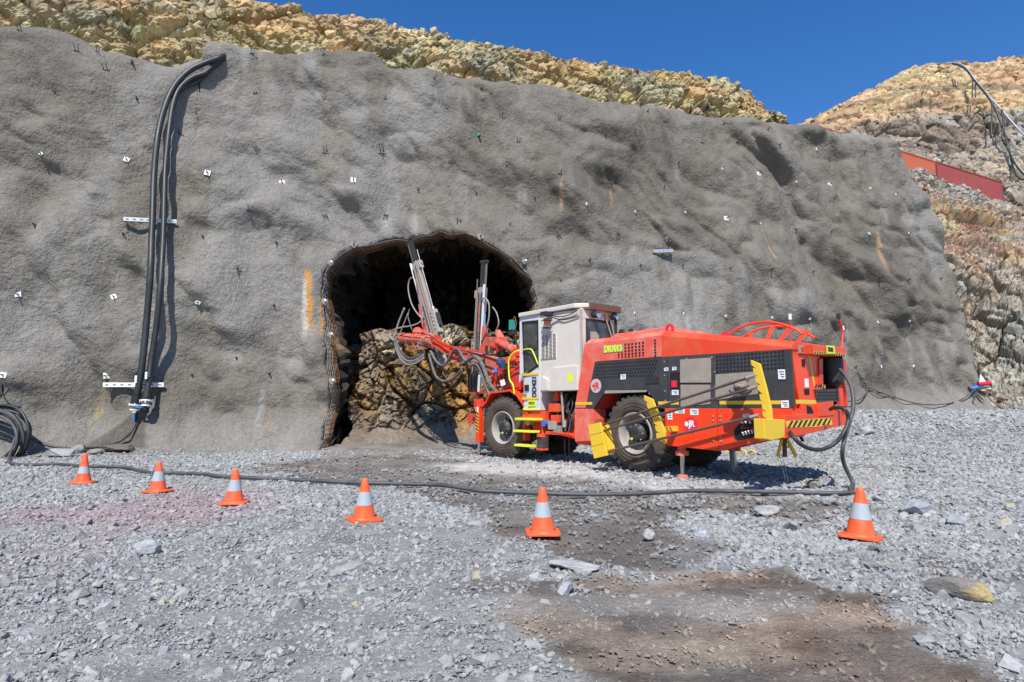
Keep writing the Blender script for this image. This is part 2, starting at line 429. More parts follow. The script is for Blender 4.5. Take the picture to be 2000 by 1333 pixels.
# ---- ground height
def ground_h(X, Y):
    g = .90 * sstep(1, 14, X) * sstep(9, 21, Y)
    g = g + .035 * fbm(X * .55, Y * .55, 3.1, 3, 5) + .012 * fbm(X * 3, Y * 3, 1.7, 2, 9)
    g = g + (.10 + .10 * vn(X * .6, Y * .6, 0, 49)) * sstep(2.0, .1, base_y(X) - Y) * sstep(-2, 0, base_y(X) - Y)
    far = sstep(60, 150, np.hypot(X, Y))
    return g * (1 - far)
def gnd(u, v):
    r = np.array(ray(u, v)) / FPX; t = np.linspace(1.5, 40, 1200)
    f = CH + r[2] * t - ground_h(r[0] * t, r[1] * t); k = np.argmax(f <= 0)
    if f[k] > 0: k = len(t) - 1
    a, b = t[max(k - 1, 0)], t[k]; fa, fb = f[max(k - 1, 0)], f[k]
    tt = a + (b - a) * min(1, max(0, fa / (fa - fb))) if fa != fb else a
    return np.array((r[0] * tt, r[1] * tt, CH + r[2] * tt))
def poly_sd(X, Y, pts):
    P = np.array(pts); n = len(P); d = np.full(X.shape, 1e9); ins = np.zeros(X.shape, bool)
    for i in range(n):
        a, b = P[i], P[(i + 1) % n]; e = b - a
        t = np.clip(((X - a[0]) * e[0] + (Y - a[1]) * e[1]) / (e @ e), 0, 1)
        d = np.minimum(d, np.hypot(X - a[0] - e[0] * t, Y - a[1] - e[1] * t))
        c = ((a[1] > Y) != (b[1] > Y)) & (X < (b[0] - a[0]) * (Y - a[1]) / (b[1] - a[1] + 1e-12) + a[0]); ins ^= c
    return np.where(ins, d, -d)
def gpoly(l): return [tuple(gnd(u, v)[:2]) for u, v in l]
MUD = gpoly([(470, 912), (640, 893), (800, 886), (925, 900), (1010, 922), (1130, 930), (1300, 955), (1450, 962), (1700, 985), (1760, 1005), (1560, 1018), (1400, 1003), (1330, 1020), (1385, 1075), (1300, 1110), (1180, 1095), (1080, 1062), (960, 1020), (830, 965), (620, 950), (540, 930)])
BROWN = gpoly([(1055, 1200), (1090, 1165), (1170, 1125), (1400, 1118), (1530, 1130), (1700, 1165), (1790, 1215), (1760, 1250), (1860, 1300), (1950, 1400), (1080, 1400), (1120, 1330), (1060, 1280)])
REDS = gpoly([(-60, 1005), (200, 985), (330, 955), (520, 955), (470, 985), (360, 1030), (260, 1045), (120, 1110), (80, 1105), (170, 1030), (-60, 1020)])
SPOT = gpoly([(760, 1180), (850, 1150), (1000, 1155), (1030, 1185), (980, 1215), (860, 1245), (740, 1230)])
SPOT2 = gpoly([(1640, 1095), (1760, 1085), (2000, 1115), (2000, 1135), (1800, 1125), (1700, 1120)])
DIRT = [(-3.5, 12.05), (-5.0, 16.4), (-5.6, 21), (1.6, 21), (.63, 12.76), (-.76, 13.17), (-2.39, 14.5), (-3.2, 12.6)]
WHT = gpoly([(860, 905), (960, 903), (1130, 905), (1240, 935), (1430, 950), (1300, 958), (1100, 930), (960, 925)])
def masks(X, Y):
    wob = .32 * fbm(X * 1.1, Y * 1.1, 4.0, 4, 21) + .10 * fbm(X * 4.5, Y * 4.5, 6.0, 3, 23)
    f = lambda p, s=.35, k=1.0: sstep(-s, s, poly_sd(X, Y, p) + wob * k)
    isl = sstep(-.62, -.30, fbm(X * 1.5, Y * 2.0, 1.0, 4, 25))
    return f(MUD, .10) * (.60 + .40 * isl), f(BROWN, .08, 1.0) * (.55 + .45 * isl), f(REDS, .6), f(SPOT, .3, 1.6), f(SPOT2, .2), f(DIRT, .5), f(WHT, .3, .8)
def ground_col(X, Y):
    mud, br, rd, sp, sp2, dirt, wh = masks(X, Y)
    n = fbm(X * .6, Y * .6, 8.0, 4, 31)[..., None]; n2 = fbm(X * 2.7, Y * 2.7, 2.0, 4, 33)[..., None]; n3 = fbm(X * 1.3, Y * 2.4, 6.0, 4, 35)[..., None]
    c = np.array((.28, .28, .266)) * (1 + .10 * n + .14 * n2)
    L = lambda c, d, m: c * (1 - m[..., None]) + d * m[..., None]
    mudc = np.array((.150, .128, .108)) * (1 + .25 * n2 + .2 * n3)
    brc = np.array((.235, .190, .150)) * (1 + .15 * n2); brc = brc * (1 - .50 * sstep(-.12, .35, n3)) * (1 + .22 * fbm(X * 11, Y * 11, 3.0, 3, 37)[..., None]) + np.array((.030, .010, 0)) * sstep(0, .6, n)
    wl = sstep(2.6, .5, base_y(X) - Y + .5 * vn(X * .9, Y * .9, 0, 47)) * sstep(-1.5, .2, base_y(X) - Y) * sstep(9, 4, X)
    c = L(c, np.array((.225, .208, .185)) * (1 + .15 * n2 + .1 * n), wl * .8)
    c = L(c, mudc, mud * (.62 + .33 * sstep(-.3, .2, n3[..., 0])))
    c = L(c, np.array((.47, .45, .42)) * (1 + .12 * n2), wh * .9)
    c = L(c, np.array((.215, .195, .17)) * (1 + .25 * n2 + .15 * n), dirt * .9)
    c = L(c, brc, br * (.80 + .2 * sstep(-.3, .3, n2[..., 0])))
    c = L(c, np.array((.33, .22, .225)) * (1 + .1 * n2), rd * .55 * (.6 + .4 * sstep(-.3, .4, n3[..., 0])))
    c = L(c, np.array((.14, .12, .095)), sp * .65 * sstep(-.25, .35, n3[..., 0]))
    c = L(c, np.array((.15, .13, .11)), sp2 * .7)
    return np.clip(c, .012, .8)
def axis_pts(lo, hi, dlo, dhi, d, far):
    a = list(np.arange(dlo, dhi + 1e-6, d)); s, x = d, dhi
    while x < hi: s *= 1.16; x += s; a.append(min(x, hi))
    s, x = d, dlo; b = []
    while x > lo: s *= 1.16; x -= s; b.append(max(x, lo))
    return np.array(b[::-1] + a)
gx = axis_pts(-260, 260, -9.5, 9.5, .06, 0); gy = axis_pts(-120, 260, 1.2, 15, .055, 0)
GX, GY = np.meshgrid(gx, gy, indexing='ij')
gz = ground_h(GX, GY)
_m = masks(GX, GY)
gz = gz + (.012 * fbm(GX * 9, GY * 9, 0.3, 3, 41)) * (1 - .5 * _m[1]) + _m[1] * .018 * fbm(GX * 2.2, GY * 4, .7, 3, 43) - .02 * _m[0]
ground = grid_obj('ground', np.stack([GX.ravel(), GY.ravel(), gz.ravel()], 1), len(gx), len(gy), T_GROUND, ground_col(GX.ravel(), GY.ravel()))
tag(ground, kind='structure')

ep_ = np.array([(18.6, 0.), (18.4, 2), (18.1, 4.5), (17.6, 7), (16.6, 9.5), (15.4, 11.6), (15, 12.5)])
def wall_bump(X, z):
    wx = X + .9 * vn(X * .33, z * .33, 5.5, 61); wz = z + .9 * vn(X * .33, z * .33, 9.5, 63)
    amp = (1 + .05 * sstep(0, 7, X)) * (1 - .6 * sstep(3.0, .3, np.interp(z, ep_[:, 1], ep_[:, 0]) - X))
    b = .40 * amp * vn(wx * .40 + wz * .16, wz * .36, 1.5, 65) + .27 * amp * vn(wx * .95 + wz * .35, wz * .62, 2.5, 67)
    b = b - .30 * amp * np.abs(vn(wx * .62 + wz * .42, wz * .42, 3.3, 71)) + .175 * vn(wx * 1.9 + wz * .5, wz * 1.5, 3.5, 69) - (.13 + .07 * sstep(2, 7, X)) * np.abs(vn(wx * 1.5 + wz * .8, wz * 1.1, 8.1, 70)) + .034 * vn(X * 4.3, z * 4.1, 7.5, 73) + .014 * vn(X * 8.5, z * 8.5, 7.5, 74)
    return b
def wall_y(X, z, flare=True):
    y = base_y(X) + np.maximum(z, 0) * LEAN + wall_bump(X, z)
    if flare: y = y - .55 * np.clip(1 - (z - ground_h(X, base_y(X))) / 1.0, 0, 1.6) ** 2
    return y
def on_wall(u, v, off=0.0):
    """where the photo's point lies on the wall; off = metres in front of it"""
    r = ray(u, v); Y = 17.0
    for _ in range(40):
        t = Y / r[1]; X = r[0] * t; z = CH + r[2] * t
        Y = .5 * Y + .5 * (float(wall_y(np.array(X), np.array(z))) - off)
    return np.array((X, Y, z))
def on_base(u, v):
    r = ray(u, v); Y = 17.0
    for _ in range(60):
        t = Y / r[1]; X = r[0] * t; z = CH + r[2] * t; Y = .5 * Y + .5 * (float(base_y(X)) + z * LEAN)
    return X, z
CREST = [(-500, 20), (-250, 35), (0, 52), (60, 50), (120, 58), (200, 92), (270, 112), (340, 121), (412, 123), (424, 112), (433, 84), (500, 93), (560, 106), (640, 102), (735, 110), (752, 128), (765, 138), (880, 150), (960, 168), (1060, 172), (1150, 190), (1240, 205), (1325, 212), (1352, 226), (1500, 243), (1560, 255), (1640, 264), (1700, 268), (1742, 268), (1800, 285)]
def on_crest(u, v):
    r = ray(u, v); Y = 20.0
    for _ in range(60):
        t = Y / r[1]; X = r[0] * t; z = CH + r[2] * t; Y = .5 * Y + .5 * (float(base_y(X)) + z * LEAN + .9 * float(np.interp(X, [-8, 6], [.50, .8])))
    return X, z
cp = np.array([on_crest(u, v) for u, v in CREST])
def crest_z(X): return np.interp(X, cp[:, 0], cp[:, 1]) + .05 * vn(X * 1.3, 0, 0, 77)
EDGE = [(1925, 800), (1922, 760), (1908, 690), (1893, 630), (1880, 570), (1862, 500), (1832, 425), (1790, 365), (1764, 300), (1745, 268)]
ep = np.array([on_base(u, v) for u, v in EDGE]); ep = ep[np.argsort(ep[:, 1])]
def edge_x(z): return np.interp(z, ep[:, 1], ep[:, 0]) + .12 * vn(z * 1.1, 0, 0, 79)
# portal outline on the wall
ARCH = [(646, 960), (647, 868), (649, 800), (645, 730), (637, 660), (630, 590), (635, 535), (652, 507), (690, 483), (738, 468), (790, 462), (835, 456), (872, 454), (912, 463), (952, 477), (992, 500), (1022, 527), (1040, 552), (1049, 600), (1050, 700), (1049, 868), (1049, 960)]
ap = [on_base(u, v) for u, v in ARCH]; ap = [(x, max(z, -.55)) for x, z in ap]
OUT = [(p.x, p.y) for p in catmull([(x, z, 0) for x, z in ap], 8)]
OUT = np.array([(x + .05 * float(vn(i * .31, 0, 0, 81)), z + .05 * float(vn(0, i * .31, 0, 83))) for i, (x, z) in enumerate(OUT)])

def rust_and_stain(X, z, c):
    """streaks below leaking bolts, wet patches, pale drips"""
    def streak(u, v0, v1, w, col, a, bend=0):
        nonlocal c
        x0, z0 = on_base(u, v0); x1, z1 = on_base(u + bend, v1); wm = w / 1200 * 18
        t = np.clip((z0 - z) / (z0 - z1), 0, 1.0)
        xc = x0 + (x1 - x0) * t + .03 * vn(z * 3, u, 0, 90)
        m = sstep(1.0, .45, np.abs(X - xc) / (wm * (.55 + .5 * t))) * sstep(-.02, .04, (z0 - z)) * sstep(1.0, .72, (z0 - z) / (z0 - z1))
        m = m * a * (.7 + .5 * vn(X * 9, z * 1.5, 0, 92))
        c = c * (1 - m[:, None]) + np.array(col) * m[:, None]
    RU = (.42, .22, .075); PR = (.36, .235, .14); WH = (.36, .36, .36)
    streak(606, 530, 662, 13, (.46, .24, .06), .95); streak(598, 545, 670, 8, (.5, .5, .48), .5); streak(632, 560, 665, 9, (.44, .24, .10), .8)
    streak(1095, 340, 430, 6, PR, .7); streak(1195, 365, 410, 5, RU, .6); streak(1487, 440, 525, 4, PR, .8, 18); streak(1555, 450, 500, 4, PR, .8, 18)
    streak(1697, 460, 500, 10, PR, .95, 4); streak(1699, 495, 538, 9, PR, .95, 18); streak(1326, 322, 350, 3, RU, .5); streak(1418, 430, 455, 4, PR, .4)
    streak(935, 270, 290, 3, RU, .5); streak(195, 740, 830, 8, (.36, .27, .12), .65, -14); streak(540, 800, 845, 8, PR, .3)
    for u, v0, v1, ww, a in ((754, 395, 455, 16, .55), (808, 395, 460, 14, .6), (1510, 625, 700, 9, .5), (1582, 628, 700, 8, .45), (1715, 635, 730, 9, .45), (1777, 632, 760, 9, .5), (1340, 620, 660, 7, .5), (522, 760, 880, 9, .55), (1720, 380, 470, 18, .35), (1020, 360, 460, 20, .3), (900, 330, 450, 30, .25), (600, 560, 640, 8, .5), (1325, 260, 370, 24, .35), (1650, 630, 720, 9, .4)):
        streak(u, v0, v1, ww, WH, a * .6)
    xa, za = on_base(262, 812); xb, zb = on_base(240, 890)      # wet patch under the hose coupling
    t = np.clip((za - z) / (za - zb), 0, 1); xc = xa + (xb - xa) * t + .1
    m = sstep(1.15, .85, np.abs(X - xc + .06 * vn(z * 4, 0, 0, 95)) / (.18 + .55 * t)) * sstep(za + .1, za - .1, z) * .85
    c = c * (1 - m[:, None]) + np.array((.10, .085, .07)) * m[:, None]
    return c
def build_wall():
    nz1, nz2 = 250, 16
    u = np.linspace(0, 1, 860)
    X0 = -26.0
    tz = np.linspace(0, 1, nz1)
    # columns: X runs to the wall's right edge, which depends on height
    Ucol = u[:, None] * np.ones(nz1)[None, :]
    Z = np.zeros_like(Ucol)
    X = X0 + (edge_x(np.linspace(-.6, 12, nz1))[None, :] - X0) * Ucol
    for _ in range(3):
        zc = crest_z(X); Z = -.6 + (zc + .6) * tz[None, :]
        X = X0 + (edge_x(Z) - X0) * Ucol
    zc = crest_z(X[:, -1])
    Y = wall_y(X, Z)
    rz, ry = .75, 1.25
    q = np.clip((Z - (crest_z(X) - rz)) / rz, 0, 1)
    Y = Y + ry * (1 - np.sqrt(1 - q * q * .98))
    # roll back at the right edge
    d = (edge_x(Z) - X); Y = Y + .5 * np.clip(1 - d / .45, 0, 1) ** 2
    # rounding into the portal
    sd = poly_sd(X.ravel(), Z.ravel(), OUT).reshape(X.shape)
    Y = Y + .05 * np.clip(1 + sd / .10, 0, 1) ** 2
    # snap the grid to the outline
    cell = .075; P2 = np.stack([X, Z], -1)
    near = (np.abs(sd) < cell * .62)
    idx = np.argwhere(near); oc = OUT; ob = np.roll(OUT, -1, 0)
    for i, j in idx:
        p = P2[i, j]; e = ob - oc; t = np.clip(((p - oc) * e).sum(1) / ((e * e).sum(1) + 1e-12), 0, 1); qv = oc + e * t[:, None]
        k = np.argmin(((qv - p) ** 2).sum(1)); X[i, j], Z[i, j] = qv[k]; sd[i, j] = 0
    # top going back over the crest
    back = np.linspace(.1, 1, nz2) ** 1.4
    Xb = np.repeat(X[:, -1:], nz2, 1); Zb = np.repeat(Z[:, -1:], nz2, 1) + .25 * fbm(Xb * .5, back[None, :] * 3, 0, 3, 97) * back - .3 * back; Yb = Y[:, -1:] + back[None, :] * 7
    # side return at the right edge
    X = np.concatenate([X, Xb], 1); Y = np.concatenate([Y, Yb], 1); Z = np.concatenate([Z, Zb], 1); sd = np.concatenate([sd, -np.ones_like(Xb)], 1)
    ne = 5
    XR = X[-1:] + .16 * np.arange(1, ne + 1)[:, None]; YR = Y[-1:] + .55 * np.arange(1, ne + 1)[:, None]; ZR = np.repeat(Z[-1:], ne, 0)
    X = np.concatenate([X, XR]); Y = np.concatenate([Y, YR]); Z = np.concatenate([Z, ZR]); sd = np.concatenate([sd, -np.ones_like(XR)])
    nu, nv = X.shape
    inside = sd > 1e-6
    kq = ~(inside[:-1, :-1] | inside[1:, :-1] | inside[1:, 1:] | inside[:-1, 1:])
    x, z = X.ravel(), Z.ravel()
    n1 = fbm(x * .22, z * .22, 1.0, 4, 101); n2 = fbm(x * .9, z * .6, 3.0, 4, 103); n3 = fbm(x * 1.6 + 5, z * .35, 3.0, 3, 105)
    c = np.array((.156, .140, .116)) * (1 + .13 * n1 + .16 * n2 + .08 * fbm(x * 3.2, z * 2.6, 1.0, 3, 107))[:, None]
    pale = (sstep(.18, .75, n1 + .5 * n3) * .55)[:, None]
    c = c * (1 - pale) + np.array((.235, .226, .21)) * pale
    dk = (sstep(.15, .8, n2 - .2 * n1) * .42)[:, None]; c = c * (1 - dk) + np.array((.15, .135, .12)) * dk
    foot = sstep(1.2, .2, z - ground_h(x, Y.ravel()))[:, None] * .35
    c = c * (1 - foot) + np.array((.27, .26, .24)) * foot
    c = rust_and_stain(x, z, c)
    o = grid_obj('shotcrete_wall', np.stack([x, Y.ravel(), z], 1), nu, nv, T_SHOT, np.clip(c, .02, .7), kq.ravel(), True)
    return tag(o, 'tall rippled grey sprayed concrete wall pierced by the tunnel mouth', 'wall')
wall = build_wall()

# ---- tunnel behind the portal
def arch_y(x, z): return float(wall_y(np.array(x), np.array(z))) + .05
PORT_C = (OUT[:, 0].mean(), 2.8)
def warp0(P): return P + .16 * np.stack([vn(P[:, 0] * 1.3, P[:, 1] * 1.3, P[:, 2] * 1.3, 235 + i) for i in range(3)], 1)
def build_tunnel():
    nd = 60; depth = np.concatenate([np.linspace(0, .9, 14), np.linspace(1.0, 7.5, nd - 14)])
    n = len(OUT); V = np.zeros((n, nd, 3)); y0 = np.array([arch_y(x, z) for x, z in OUT])
    cx, cz = PORT_C
    dirv = OUT - np.array((cx, cz)); dirv /= np.linalg.norm(dirv, axis=1)[:, None]
    for k, d in enumerate(depth):
        yy = y0 + d; grow = -.17 * min(d, 1.0) * np.abs(dirv[:, 0]) ** 1.5 + (.45 * min(d - 1, .8) + .1 * (d - 1) if d > 1 else 0)
        V[:, k, 0] = OUT[:, 0] + dirv[:, 0] * grow; V[:, k, 2] = OUT[:, 1] + dirv[:, 1] * grow * .6; V[:, k, 1] = yy
    P = V.reshape(-1, 3); dd = np.tile(depth, n)
    b, hid, cr = blocks(P, (1.1, .9, 1.0), .30, 200); b2, _, _ = blocks(P, (3, 3, 3), .10, 210)
    am = sstep(.5, .9, dd); disp = (b + b2) * am + .05 * fbm(P[:, 0] * 2, P[:, 1] * 2, P[:, 2] * 2, 3, 220) * sstep(0, .2, dd)
    D = np.repeat(np.concatenate([dirv[:, :1], np.zeros((n, 1)), dirv[:, 1:]], 1), nd, 0); P = P + D * disp[:, None]
    g = np.array((.15, .135, .115)) * (1 - .72 * sstep(.10, .3, dd) * sstep(.35, .75, P[:, 2] / 6.6))[:, None]; rk = np.array((.028, .023, .018)) * (1 + .5 * (hh(hid, 2) - .5))[:, None]  # roof and deep rock blackened: the tunnel's shade put into the colour
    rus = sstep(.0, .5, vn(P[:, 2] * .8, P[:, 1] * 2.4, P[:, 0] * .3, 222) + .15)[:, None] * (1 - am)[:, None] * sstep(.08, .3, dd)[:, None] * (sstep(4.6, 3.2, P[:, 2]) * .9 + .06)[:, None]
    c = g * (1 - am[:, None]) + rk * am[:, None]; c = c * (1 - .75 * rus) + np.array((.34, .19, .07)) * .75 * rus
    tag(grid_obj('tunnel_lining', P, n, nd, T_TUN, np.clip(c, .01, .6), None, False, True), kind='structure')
    # the blasted face: a lit lower bench of blocks, the upper part set back, with shade put into its colour
    X, Z = np.meshgrid(np.linspace(-6.3, 2.6, 210), np.linspace(-.3, 7.4, 190), indexing='ij'); x, z = X.ravel(), Z.ravel()
    led = 3.45 + .25 * vn(x * .9, 0, 0, 231) - .25 * sstep(-4, -5.2, x) + .25 * sstep(-3, -1.5, x)
    y = np.interp(z, [-.3, .0, .35, .8, 1.5, 2.6], [17.3, 17.9, 18.45, 18.75, 18.95, 19.25]) + .22 * np.maximum(z - 2.6, 0)
    y = y + 2.4 * sstep(-4.72, -5.0, x + .12 * vn(0, z * 2, 0, 233)) + sstep(led - .08, led + .45, z) * 3.6 + .22 * (x + 2)
    P = np.stack([x, y, z], 1)
    b, hid, cr = blocks(warp0(P), (.95, .7, .8), .36, 240, 1.3); b2, h2, _ = blocks(warp0(P), (2.2, 2, 2.0), .22, 250, 2.2); b4, _, _ = blocks(P, (5, 4, 4.6), .09, 255, 2.0); b2 = b2 + b4
    am = sstep(.25, .9, z); P[:, 1] -= (b + b2) * am
    ca = np.array([(.30, .26, .19), (.31, .19, .075), (.31, .16, .05), (.24, .19, .13), (.40, .34, .24), (.17, .13, .09)])
    col = ca[(hh(hid, 5) * 5.99).astype(int)] * (.75 + .5 * hh(h2, 3))[:, None]
    ru = sstep(-.2, .5, vn(x * 1.6, z * .3, 0, 260))[:, None] * sstep(3.0, 1.9, z)[:, None] * .85
    col = col * (1 - ru) + np.array((.25, .145, .055)) * (.6 + .5 * hh(h2, 9))[:, None] * ru
    dt = (sstep(1.3, .3, z + .9 * vn(x * .8, 0, 3, 262)) * .85)[:, None]; col = col * (1 - dt) + np.array((.155, .13, .105)) * dt
    up = sstep(3.4, 4.2, z)[:, None]; col = col * (1 - up) + col * np.array((.07, .065, .06)) * up  # upper face colour cut to near black to stand for shade
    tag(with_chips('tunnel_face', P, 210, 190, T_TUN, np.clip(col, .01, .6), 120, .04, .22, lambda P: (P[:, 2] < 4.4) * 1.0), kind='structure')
build_tunnel()

# ---- pit walls above and beside
def loft(name, rows, nu, nv, dispf, colf, mat, kind='structure', nch=0, rmin=.1, rmax=.5, sel=None, **kw):
    A = np.array(rows, float); nr, nc, _ = A.shape       # rows bottom->top, columns left->right
    def interp(A, n, axis):
        m = A.shape[axis]; seg = np.linalg.norm(np.diff(A, axis=axis), axis=2).mean(axis=1 - axis)
        s = np.concatenate([[0], np.cumsum(seg)]); t = np.linspace(0, s[-1], n)
        k = np.clip(np.searchsorted(s, t, 'right') - 1, 0, m - 2); f = (t - s[k]) / (s[k + 1] - s[k])
        a = np.take(A, k, axis); b = np.take(A, k + 1, axis); sh = [1, 1, 1]; sh[axis] = n; f = f.reshape(sh)
        return a * (1 - f) + b * f
    G = interp(interp(A, nv, 0), nu, 1)                  # (nv,nu,3)
    for _ in range(3):
        G[1:-1] = (G[:-2] + 2 * G[1:-1] + G[2:]) / 4; G[:, 1:-1] = (G[:, :-2] + 2 * G[:, 1:-1] + G[:, 2:]) / 4
    du = np.gradient(G, axis=1); dv = np.gradient(G, axis=0); nn = np.cross(du, dv); nn /= np.linalg.norm(nn, axis=2)[..., None] + 1e-9
    P = G.transpose(1, 0, 2).reshape(-1, 3); nn = nn.transpose(1, 0, 2).reshape(-1, 3)
    d, info = dispf(P); P2 = P + nn * d[:, None]
    o = with_chips(name, P2, nu, nv, mat, np.clip(colf(P2, info), .01, .8), nch, rmin, rmax, sel)
    return tag(o, kind=kind, **kw)
def pal(h, C): return np.array(C)[(h * (len(C) - 1e-6)).astype(int)]
# upper yellow rock face behind the bench
top = [(-36, 21, 20.8), (-22, 25.5, 20.6)] + [tuple(aty(u, v, Y)) for u, v, Y in ((300, -32, 27.8), (480, 0, 28.5), (660, 30, 29.5), (850, 59, 30.8), (1060, 98, 32.5), (1270, 135, 34.4), (1400, 158, 35.8), (1458, 174, 36.6), (1498, 212, 38.5), (1535, 238, 46))]
rows_up = []
for f, zf in ((0, 8.5), (.33, None), (.66, None), (1, None), (1.3, None)):
    row = []
    for i, (x, y, z) in enumerate(top):
        s = y / math.hypot(x, y)
        if f == 1.3: row.append((x * 1.10, y + 4, z - .2)); continue
        zz = 8.5 + (z - 8.5) * f; back = (1 - f) * 5.2
        row.append((x - back * .28, y - back, zz))
    rows_up.append(row)
def warp(P, sc, a, k):
    return P + a * np.stack([vn(P[:, 0] * sc, P[:, 1] * sc, P[:, 2] * sc, k + i) for i in range(3)], 1)
def disp_up(P):
    Q = warp(P, .7, .35, 305)
    b, h, cr = blocks(Q, (.36, .36, .50), .55, 300, 1.3); b2, h2, c2 = blocks(Q, (.9, .9, 1.2), .34, 310, 1.9); b3, h3, _ = blocks(warp(P, 2, .1, 315), (2.4, 2.3, 3.0), .13, 320, 1.8)
    b4, _, _ = blocks(P, (6, 6, 7), .045, 325, 1.6)
    return (b + b2 + b3 + b4 + .5 * fbm(P[:, 0] * .15, P[:, 1] * .15, P[:, 2] * .2, 2, 330)) * (1 - .5 * sstep(18.6, 19.8, P[:, 2])), (h, h2, h3, c2)
YC = [(.36, .30, .145), (.31, .28, .155), (.42, .355, .20), (.25, .23, .135), (.36, .245, .11), (.26, .255, .19), (.46, .38, .24), (.21, .17, .11)]
def col_up(P, I):
    c = pal(hh(I[0], 5), YC) * .5 + pal(hh(I[1], 6), YC) * .5; c = c * (.78 + .42 * hh(I[2], 4))[:, None]
    o = (sstep(.1, .8, fbm(P[:, 0] * .25, P[:, 1] * .25, P[:, 2] * .6, 3, 340) + .10 * (P[:, 2] - 18.2)) * .6)[:, None]
    c = c * (1 - o) + np.array((.42, .26, .13)) * (.7 + .5 * hh(I[1], 8))[:, None] * o
    g = (sstep(-14, -22, P[:, 0]) * .25)[:, None] * np.ones(1)
    return c * (1 - g) + np.array((.35, .28, .2)) * g
loft('upper_rock_face', rows_up, 760, 240, disp_up, col_up, T_ROCK, nch=7500, rmin=.06, rmax=.34, sel=lambda P: (P[:, 2] > 12.5) * (.12 + 1.0 * sstep(18.9, 19.7, P[:, 2])))
# far hill with its benches
def row(l): return [tuple(aty(u, v, Y)) for u, v, Y in l]
cols = [1380, 1480, 1545, 1600, 1660, 1730, 1800, 1850, 1920, 2000, 2120, 2400]
sky_y = [262, 252, 241, 219, 192, 155, 126, 124, 120, 109, 104, 100]
ct = [275, 268, 262, 255, 246, 222, 204, 200, 199, 196, 190, 185]
cb = [300, 296, 290, 286, 280, 276, 272, 274, 282, 290, 300, 310]
mid = [262 + (a - 262) for a in [268, 260, 251, 238, 222, 195, 168, 164, 160, 152, 148, 145]]
rb = [320, 318, 312, 306, 302, 300, 304, 318, 344, 372, 395, 420]
rows_far = [row([(u, v + 110, 69) for u, v in zip(cols, rb)]), row([(u, v, 71) for u, v in zip(cols, rb)]), row([(u, v, 77) for u, v in zip(cols, cb)]), row([(u, v, 80) for u, v in zip(cols, ct)]),
            row([(u, v, 87) for u, v in zip(cols, mid)]), row([(u, v, 97) for u, v in zip(cols, sky_y)]), row([(u, v + 12, 110) for u, v in zip(cols, sky_y)])]
def disp_far(P):
    Q = warp(P, .25, 1.0, 405); b, h, cr = blocks(Q, (.20, .20, .12), .8, 400, .8); b2, h2, c2 = blocks(Q, (.55, .55, .42), .36, 410, 1.1); b3, h3, _ = blocks(P, (1.5, 1.5, 1.2), .12, 420, 1.2)
    return b * .8 + b2 + b3 - 1.0 * np.abs(fbm(P[:, 0] * .12 + P[:, 2] * .1, P[:, 1] * .12, P[:, 2] * .02, 3, 430)), (h, h2, h3, c2)
def col_far(P, I):
    top = np.array([(.47, .31, .17), (.43, .28, .17), (.50, .36, .21), (.40, .26, .15), (.45, .37, .2)]); gr = np.array([(.31, .27, .21), (.27, .24, .20), (.35, .32, .27), (.24, .20, .16), (.36, .30, .22)])
    # elevation of a point relative to the cliff band: by height above the pit floor along its distance
    el = (P[:, 2] - 1.1) / P[:, 1]; u = P[:, 0] / P[:, 1]
    lim_t = np.interp(u * 1200 + 1000, cols, [(795 - v) / 1200 for v in ct]); band = sstep(.012, -.008, el - lim_t)[:, None]
    a = top[(hh(I[0], 5) * 4.99).astype(int)] * .55 + top[(hh(I[1], 5) * 4.99).astype(int)] * .45; b = gr[(hh(I[0], 5) * 4.99).astype(int)] * .55 + gr[(hh(I[1], 6) * 4.99).astype(int)] * .45
    c = a * (1 - band) + b * band
    wst = (sstep(.3, .7, vn(P[:, 0] * .55, P[:, 1] * .3, P[:, 2] * .05, 445)) * band[:, 0] * .5)[:, None]; c = c * (1 - wst) + np.array((.44, .43, .41)) * wst
    d = (sstep(.15, .6, fbm(P[:, 0] * .09, P[:, 1] * .09, P[:, 2] * .35, 3, 440)) * .75)[:, None]
    c = c * (1 - d) + np.array((.16, .12, .09)) * d
    return c * (.8 + .4 * hh(I[2], 4))[:, None]
loft('far_pit_wall', rows_far, 700, 380, disp_far, col_far, T_FAR, nch=2500, rmin=.15, rmax=.7)
# right hand slope: from the floor up to the container bench
rc = [1700, 1760, 1830, 1880, 1930, 2000, 2100, 2400]
rows_r = [row([(u, v, Y) for u, v, Y in zip(rc, [860, 850, 830, 820, 815, 800, 800, 800], [25.2, 25.4, 25.2, 24.6, 24.0, 23.0, 21.0, 17])]),
          row([(u, v, Y) for u, v, Y in zip(rc, [790, 785, 775, 765, 765, 755, 740, 720], [25.6, 25.8, 25.6, 25.2, 24.8, 24.2, 22.5, 18.5])]),
          row([(u, v, Y) for u, v, Y in zip(rc, [640, 635, 630, 625, 620, 605, 570, 500], [26.6, 26.8, 26.8, 26.6, 26.4, 26.0, 24.8, 21])]),
          row([(u, v, Y) for u, v, Y in zip(rc, [500, 500, 500, 498, 495, 485, 440, 380], [27.6, 28.0, 28.2, 28.4, 28.4, 28.2, 27.4, 24])]),
          row([(u, v, Y) for u, v, Y in zip(rc, [400, 400, 408, 414, 422, 430, 410, 360], [30.5, 31, 32, 33, 34, 35, 34, 30])]),
          row([(u, v, Y) for u, v, Y in zip(rc, [308, 324, 352, 371, 394, 414, 428, 446], [44, 48, 52, 54, 56, 57, 57, 55])]),
          row([(u, v, Y) for u, v, Y in zip(rc, [332, 356, 380, 398, 418, 434, 446, 456], [50, 55, 59, 61, 63, 64, 64, 62])])]
